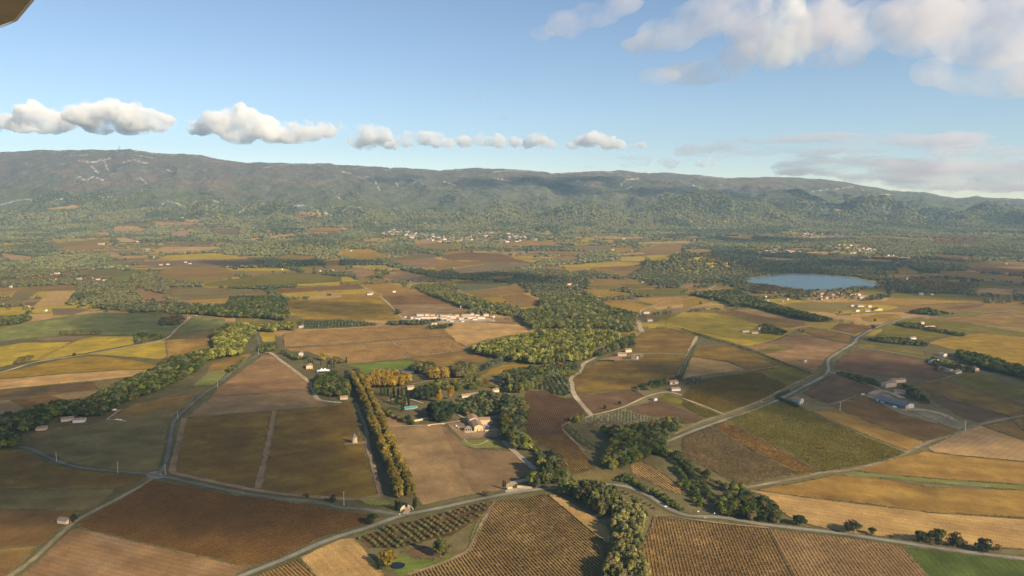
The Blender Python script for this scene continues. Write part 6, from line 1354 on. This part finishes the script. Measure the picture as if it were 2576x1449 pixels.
def scatter_town(P, n, lab, grp, w):
    xs = [p[0] for p in P]; ys = [p[1] for p in P]; k = 0; used = []
    while k < n:
        a = rng.uniform(min(xs), max(xs)); b = rng.uniform(min(ys), max(ys))
        if not inpoly(np.array([a]), np.array([b]), P)[0] or any(abs(a - u) < 5 and abs(b - v) < 1.2 for u, v in used): 
            if rng.random() > 0.01: continue
        used.append((a, b)); far_house(a, b, w, lab, grp, 0.9 + rng.random() * .3); k += 1
scatter_town(TOWNS[0], 105, 'tiny pale house of the far village at the foot of the mountain', 'houses of the village under the mountain', 12)
scatter_town(TOWNS[1], 20, 'tiny pale house in the left part of the village behind the lake', 'houses left of the village behind the lake', 10)
scatter_town(TOWNS[2], 42, 'tiny red roofed house of the village behind the lake', 'houses of the village behind the lake', 10)
scatter_town(TOWNS[3], 16, 'small house among trees on the near shore of the lake', 'houses on the near lake shore', 13)
scatter_town(pts('RT', '800,790 1100,800 1050,840 930,835'), 14, 'tiny pale house in the wooded slope above the far village', 'houses on the wooded slope', 7)
scatter_town(pts('RT', '1550,970 1720,975 1650,1003 1480,1000'), 8, 'tiny house right of the village behind the lake', 'houses right of the village', 9)
scatter_town(pts('RT', '1640,840 2300,830 2500,960 1800,960'), 14, 'tiny house among the trees at far right', 'houses at far right', 8)
# church with a steeple by the lake
x, y = at('RT', 1667, 1168); t = empty('church', (x, y, 0), R(20)); tag(t, 'little church with a pointed grey steeple right of the lake', 'church')
wl, rf = gable(9, 18, 6, 2.5); wl.build('nave', M_STONE, t); rf.build('roof', M_ROOF2, t); m = MB(); m.box(-2.6, 2.6, -13.4, -8.9, -.3, 15); m.build('tower', M_STONE, t); m = MB(); m.cone((0, -11.1, 15.02), 3.3, 13, 8); m.build('steeple', M_SLATE, t)
# antenna mast on the crest
X, Y = unproj(321.5, 383); Z = float(zter(X, 9000.0)); X = (321.5 - CX) / F * 9000 * 1.006
t = empty('antenna_mast', (X, 8990, float(zter(X, 8990)) - 3)); tag(t, 'lattice antenna mast standing on the mountain crest', 'antenna mast')
m = MB()
for k in range(4):
    a = k * math.pi / 2; m.tube((4 * math.cos(a), 4 * math.sin(a), 0), (1.6 * math.cos(a), 1.6 * math.sin(a), 52), 1.3, .9, 6)
for k in range(6): z = 6 + k * 8; m.box(-3.4 + k * .3, 3.4 - k * .3, -.6, .6, z, z + 1.2); m.box(-.6, .6, -3.4 + k * .3, 3.4 - k * .3, z, z + 1.2)
m.build('lattice', M_GREY, t); m = MB(); m.box(-7, 7, -4, 4, 40, 45); m.box(-6, 6, -4, 4, 28, 31); m.build('platform', M_GREY, t); m = MB(); m.tube((0, 0, 50), (0, 0, 66), 1.1, .5, 6); m.build('aerial', M_GREY, t)
m = MB(); m.box(-14, 14, -5, 5, 0, 9); o = m.build('relay_station', M_WALLW); o.location = (X + 30, 8985, float(zter(X + 30, 8985)) - 2); tag(o, 'low pale relay building beside the crest mast', 'building')

# ------------------------------------------------------------------ aircraft wing tip (top left): the photo is taken from its cabin
DW = 6.0
def wp(px_, py_, d): a = (px_ - CX) / F; b = (CY - py_) / F; return (a * d, (CP + b * SP) * d, H + (-SP + b * CP) * d)
def slab(name, P, th, mat, parent):
    up = Vector((0, 0, th)); n = len(P); V = [Vector(p) for p in P]; m = MB(); m.add([tuple(v) for v in V] + [tuple(v + up) for v in V], [tuple(range(n)), tuple(range(2 * n - 1, n - 1, -1))] + [(i, i + n, (i + 1) % n + n, (i + 1) % n) for i in range(n)]); return m.build(name, mat, parent)
# one horizontal plane above the camera: the panel outline is where the sight lines through the tip meet it
zt = H + 1.9
def wz(px_, py_): a = (px_ - CX) / F; b = (CY - py_) / F; d = 1.9 / (-SP + b * CP); return (a * d, (CP + b * SP) * d, zt)
wing = empty('aircraft_wing', (0, 0, 0)); tag(wing, 'dark brown underside of the aircraft wing tip with a white edge', 'aircraft wing')
M_WING, nt, b_, o_ = newmat('wing_underside'); g = N(nt, 'ShaderNodeNewGeometry'); f = noise(nt, g.outputs['Position'], 9, 4, .7); f2 = noise(nt, g.outputs['Position'], 2.2, 3)
c = mixc(nt, ramp(nt, f, .62, .72), mixc(nt, ramp(nt, f2, .35, .65), (0.44, .40, .36), (0.54, .49, .44)), (0.85, .78, .66)); nt.links.new(c, b_.inputs['Base Color']); b_.inputs['Roughness'].default_value = .35  # pale flecks imitate the ground mirrored in the glossy underside
A1 = [wz(0, 64), wz(35, 52), wz(79, 0), wz(95, -25), wz(-300, -200), wz(-300, 150)]
slab('wing_panel', A1, .10, M_WING, wing)
E = [wz(-300, 152), wz(0, 65), wz(36, 53.5), wz(80, 0), wz(97, -25)]; E2 = [wz(-300, 160), wz(0, 71.5), wz(43, 53), wz(89, 0), wz(107, -25)]
# white wing edge: a narrow upright strip added apart from the panel, turned to catch the sun
EP = [(-300, 151), (0, 64), (35, 52.5), (80, 0), (97, -25)]; EQ = [(-300, 158), (0, 71), (43, 53), (87.5, 0), (105.5, -25)]; V = []
for p, q in zip(EP, EQ):
    sl = lambda r: -SP + (CY - r[1]) / F * CP
    ps = (p[0] * .5 + q[0] * .5, p[1] * .5 + q[1] * .5)
    d1 = 2.2 / sl(ps); f_ = lambda r, k=0: ((r[0] - CX) / F * d1 + k * -.25, d1 * (CP + (CY - r[1]) / F * SP) + k * .35, H + d1 * sl(r) + k * .12)
    V += [f_(p), f_(q), f_(q, .25), f_(p, .25)]
m = MB(); m.add(V, [f for i in range(4) for f in ((4*i, 4*i+4, 4*i+5, 4*i+1), (4*i+1, 4*i+5, 4*i+6, 4*i+2), (4*i+2, 4*i+6, 4*i+7, 4*i+3), (4*i+3, 4*i+7, 4*i+4, 4*i))]); m.build('edge_trim', M_WHITE, wing)
# ================================================================== light, sky, air, clouds
SUNDIR = Vector((0.668, -0.588, 0.454)).normalized(); EL = math.asin(SUNDIR.z); AZ = math.atan2(SUNDIR.x, SUNDIR.y)
sun = bpy.data.lights.new('sun', 'SUN'); sun.energy = 5.0; sun.angle = R(0.53); sun.color = (1.0, 0.82, 0.56)
so = bpy.data.objects.new('sun', sun); COL.objects.link(so); so.rotation_euler = SUNDIR.to_track_quat('Z', 'Y').to_euler()
w = bpy.data.worlds.new('World'); scene.world = w; w.use_nodes = True; nt = w.node_tree
bg = nt.nodes['Background']; sk = nt.nodes.new('ShaderNodeTexSky'); sk.sky_type = 'NISHITA'; sk.sun_disc = False; sk.sun_elevation = EL; sk.sun_rotation = AZ
sk.air_density = 1.0; sk.dust_density = 0.0; sk.ozone_density = 1.2; sk.altitude = 1800
nt.links.new(sk.outputs[0], bg.inputs[0]); bg.inputs[1].default_value = 0.082
scene.view_settings.view_transform = 'Standard'; scene.view_settings.look = 'None'; scene.view_settings.gamma = 1; scene.view_settings.exposure = 0.74

# air
m = MB(); m.box(-13900, 13900, -3400, 9990, -2.0, 1010); hz = m.build('haze', None); tag(hz, 'thin bluish air fading the far plain and mountain', 'haze', kind='stuff')
mh = bpy.data.materials.new('air'); mh.use_nodes = True; nt = mh.node_tree
for n in list(nt.nodes): nt.nodes.remove(n)
o_ = nt.nodes.new('ShaderNodeOutputMaterial'); pv = nt.nodes.new('ShaderNodeVolumePrincipled'); pv.inputs['Color'].default_value = (0.50, 0.74, 1.0, 1); pv.inputs['Density'].default_value = 0.000053; pv.inputs['Anisotropy'].default_value = 0.2
nt.links.new(pv.outputs[0], o_.inputs['Volume']); hz.data.materials.append(mh)

def vol_mat(name, dens, noisy=None, aniso=0.25, stretch=(1, 1, 1), col=(0.99, 0.985, 0.98), rg=(.44, .64)):
    m = bpy.data.materials.new(name); m.use_nodes = True; nt = m.node_tree
    for n in list(nt.nodes): nt.nodes.remove(n)
    o = nt.nodes.new('ShaderNodeOutputMaterial'); p = nt.nodes.new('ShaderNodeVolumePrincipled'); p.inputs['Color'].default_value = (*col, 1); p.inputs['Density'].default_value = dens; p.inputs['Anisotropy'].default_value = aniso
    if noisy:
        g = nt.nodes.new('ShaderNodeNewGeometry'); sc = N(nt, 'ShaderNodeVectorMath', operation='MULTIPLY'); sc.inputs[1].default_value = stretch; nt.links.new(g.outputs['Position'], sc.inputs[0])
        f = noise(nt, sc.outputs[0], 1 / noisy, 6, .62); nt.links.new(math_(nt, 'MULTIPLY', ramp(nt, f, *rg), dens), p.inputs['Density'])
    nt.links.new(p.outputs[0], o.inputs['Volume']); return m
def icos(sub):
    bm = bmesh.new(); bmesh.ops.create_icosphere(bm, subdivisions=sub, radius=1.0); V = np.array([v.co[:] for v in bm.verts]); Fc = np.array([[v.index for v in f.verts] for f in bm.faces]); bm.free(); return V, Fc
IV, IF = icos(3)
def puff(name, blobs, voxel, amp, sc, mat, label, cat='cloud', group=None, flat=None):
    """blobs: (x,y,z,rx,ry,rz) -> one closed lumpy skin (voxel union of displaced spheres)"""
    Vs, Fs, b = [], [], 0
    for (x, y, z, rx, ry, rz) in blobs:
        Vs.append(IV * np.array([rx, ry, rz]) + np.array([x, y, z])); Fs.append(IF + b); b += len(IV)
    me = big_mesh(name, np.concatenate(Vs), np.concatenate(Fs)); o = link(name, me)
    md = o.modifiers.new('union', 'REMESH'); md.mode = 'VOXEL'; md.voxel_size = voxel
    dg = bpy.context.evaluated_depsgraph_get(); dg.update(); m2 = bpy.data.meshes.new_from_object(o.evaluated_get(dg)); o.modifiers.clear(); o.data = m2; m2.name = name
    n = len(m2.vertices); co = np.empty(n * 3, np.float32); m2.vertices.foreach_get('co', co); co = co.reshape(-1, 3).astype(float)
    no = np.empty(n * 3, np.float32); m2.vertices.foreach_get('normal', no); no = no.reshape(-1, 3)
    d = (fbm(co[:, 0] / sc + co[:, 1] / sc * .7, co[:, 2] / sc + co[:, 1] / sc * .6, 4, 7) - 0.5) * amp + (fbm(co[:, 0] * 3 / sc + 9, co[:, 2] * 3 / sc + co[:, 1] / sc, 3, 8) - .5) * amp * .5
    co = co + no * d[:, None]
    if flat is not None: lo = co[:, 2] < flat; co[lo, 2] = flat + (co[lo, 2] - flat) * 0.18
    m2.vertices.foreach_set('co', co.astype(np.float32).ravel()); m2.update(); m2.materials.clear(); m2.materials.append(mat); tag(o, label, cat, group); return o
def pxw(px_, py_, d): return ((px_ - CX) / F * d, d * (CP + (CY - py_) / F * SP), H + d * (-SP + (CY - py_) / F * CP))
DC = 13500.0; S = DC / F
M_CU = vol_mat('cumulus', 0.0125, 300, -0.15, (1, 1, 1.2), (1, 1, 1), (.41, .66))
CU = {'flat based white cumulus cloud above the crest mast at far left': ('30,308,34 90,290,36 150,305,38 215,290,42 275,288,48 335,298,44 390,305,36 60,318,28 250,312,36 330,318,34 120,318,30 -30,315,26', 336),
 'long white cumulus cloud in the left middle of the row over the ridge': ('500,322,28 555,308,42 605,303,46 655,320,44 715,333,36 770,335,34 820,328,28 860,318,12 690,345,26 600,340,34 740,345,28', 362),
 'small rounded cumulus cloud right of the long one over the ridge': ('898,358,22 930,342,30 955,340,28 975,362,20 920,365,20', 378),
 'low lumpy cumulus cloud stretching over the middle of the ridge': ('1020,352,22 1055,348,24 1090,352,25 1125,360,20 1170,356,22 1210,352,24 1250,358,22 1290,358,18', 374),
 'small bright cumulus cloud between the lumpy one and the compact one': ('1330,362,15 1350,350,22 1372,360,18 1388,365,10', 377),
 'compact bright cumulus cloud over the right centre of the ridge': ('1440,366,14 1470,356,24 1500,350,26 1530,358,22 1556,366,14', 378),
 'tiny cumulus scrap right of the compact bright cloud': ('1595,366,10 1608,360,11 1618,366,8', 374), 'tiny oval cumulus cloud just above the ridge right of centre': ('1765,412,12 1782,406,14 1800,413,11', 420)}
for lab, (s, base) in CU.items():
    bl = []
    for it in s.split():
        a, b, r = map(float, it.split(',')); dd = DC + rng.uniform(-250, 250); x, y, z = pxw(a, b, dd); rr = r * S; bl.append((x, y, z, rr * 1.32, rr * 1.3, rr * .68))
        for q in range(9): t = rng.random() * 6.28; k = rng.uniform(.2, .42); e = rng.uniform(.6, 1.0); bl.append((x + math.cos(t) * rr * e, y + rng.uniform(-.9, .5) * rr, z + abs(math.sin(t)) * rr * .68 * e, rr * k, rr * k, rr * k * .9))
    puff('cumulus_cloud', bl, 20, 120, 150, M_CU, lab, flat=pxw(1288, base, DC)[2])
# thin veils: elongated noisy volumes
M_V1 = vol_mat('veil_cloud', 0.0052, 420, .2, (1, 1, 1.1), (.97, .94, .97), (.38, .72)); M_V2 = vol_mat('veil_cloud_far', 0.0036, 800, .2, (.4, 1, 2.6), (.96, .92, .95), (.45, .70)); M_V3 = vol_mat('bright_veil', 0.0075, 270, .1, (1.2, 1, .7), (1, 1, .99), (.43, .70))
VE = [('grey lilac streak of cloud rising to the top edge right of centre', '1365,85,40,20 1430,65,55,32 1500,40,65,34 1570,10,60,28', 6200, 'M_V1'),
 ('wide lilac bank of cloud slanting up to the top edge', '1610,110,60,26 1690,85,90,44 1780,45,100,48 1850,0,90,45', 6200, 'M_V1'),
 ('bright white pillar of cloud near the top right', '1970,20,60,60 1985,90,62,75 2030,140,60,34 1950,140,40,40', 6000, 'M_V3'),  # real cloud, with a window reflection's brightness put into its whiter, denser volume
 ('lilac haze of cloud linking the bright pillar to the clouds beside it', '1890,70,70,60 1960,120,80,60 2060,60,80,66 2200,70,90,60 2290,110,60,40', 6300, 'M_V1'),
 ('pale ragged cloud right of the bright pillar', '2120,40,60,60 2145,110,40,60 2090,150,40,25', 6000, 'M_V1'),
 ('thin lilac veil under the slanting bank', '1660,190,60,18 1730,185,90,28 1810,175,80,26 1870,140,60,40 1900,90,40,50', 6400, 'M_V1'),
 ('broad pale cloud filling the top right corner', '2300,40,110,50 2420,50,120,60 2560,50,120,70 2330,110,90,40 2480,120,130,50', 5600, 'M_V1'),
 ('grey lilac cloud bank at the right edge under the corner cloud', '2350,180,60,30 2440,190,90,45 2550,185,110,60 2640,190,100,60', 5600, 'M_V1'),
 ('faint small cloud high above the middle of the ridge', '1150,246,26,8 1185,243,30,10 1238,240,16,9', 11000, 'M_V2'), ('faint wisp below the small high cloud', '1215,292,26,6 1260,299,30,8', 11000, 'M_V2'),
 ('long grey streak of cloud over the right end of the ridge', '1760,378,80,12 1900,372,120,20 2030,362,140,24 2180,360,160,22 2330,355,150,20 2440,345,80,16', 15500, 'M_V2'),
 ('second grey streak low over the right end of the ridge', '2390,378,120,18 2500,382,120,20 2620,385,120,22', 15500, 'M_V2'),
 ('grey cloud sheet lying on the right end of the ridge', '2080,420,150,20 2240,425,180,34 2400,440,200,40 2560,440,200,46 2700,430,160,50', 16000, 'M_V2'),
 ('low grey scraps of cloud right of the compact cumulus', '1440,412,36,10 1500,410,50,14 1560,404,50,16 1620,400,40,10 1690,412,34,10 1830,395,30,6', 15500, 'M_V2')]
for lab, s, d, mk in VE:
    bl = []
    for it in s.split():
        a, b, rx, rz = map(float, it.split(',')); x, y, z = pxw(a, b, d + rng.uniform(-200, 200)); k = d / F; bl.append((x, y, z, rx * k, (rx + rz) * .5 * k, rz * k))
    puff('veil_cloud', bl, 40 * d / 6000, 120 * d / 6000, 380, {'M_V1': M_V1, 'M_V2': M_V2, 'M_V3': M_V3}[mk], lab)
# clouds overhead, outside the picture, whose shadows lie on the plain:  ground x, y, rx, ry, density
ZC = 1480.0; off = ZC / math.tan(EL); ox, oy = off * SUNDIR.x / math.hypot(SUNDIR.x, SUNDIR.y), off * SUNDIR.y / math.hypot(SUNDIR.x, SUNDIR.y)
SHC = [(-475, 850, 370, 245, 1.0), (75, 850, 110, 90, .45), (640, 1090, 380, 230, .9), (-800, 1650, 150, 130, .9), (-430, 1900, 160, 80, .7), (-1000, 3250, 380, 160, 1.0), (-190, 2620, 380, 200, .7),
       (1350, 3150, 800, 620, .6), (1500, 2300, 420, 330, .6), (230, 1140, 140, 50, .6), (4300, 6500, 700, 420, 1.0), (-1500, 5200, 280, 110, .9), (1500, 4700, 420, 130, .8), (-1120, 1160, 200, 90, .8), (560, 1700, 240, 120, .5), (-640, 630, 260, 90, .5), (600, 1500, 260, 70, .5)]
M_SH = vol_mat('overhead_cloud', 0.0046)
for i, (gx, gy, rx, ry, dn) in enumerate(SHC):
    bl = []; n = 7
    for k in range(n):
        a = rng.random() * 6.28; r = rng.random() ** .5 * .6; bl.append((gx + ox + math.cos(a) * r * rx, gy + oy + math.sin(a) * r * ry, ZC + rng.uniform(-20, 20), rx * (.45 + .25 * rng.random()), ry * (.5 + .25 * rng.random()), 105 * dn))
    puff('overhead_cloud', bl, 38, 70, 180, M_SH, 'soft cloud drifting above the fields beyond the picture', group='overhead clouds')
# ------------------------------------------------------------------ render settings
c = scene.cycles; c.max_bounces = 14; c.diffuse_bounces = 2; c.glossy_bounces = 2; c.transmission_bounces = 2; c.volume_bounces = 12; c.transparent_max_bounces = 8
c.use_adaptive_sampling = True; c.adaptive_threshold = 0.015; c.use_denoising = True; c.denoiser = 'OPENIMAGEDENOISE'; c.sample_clamp_indirect = 6; c.volume_step_rate = 0.5; c.volume_max_steps = 512
scene.render.filter_size = 1.0
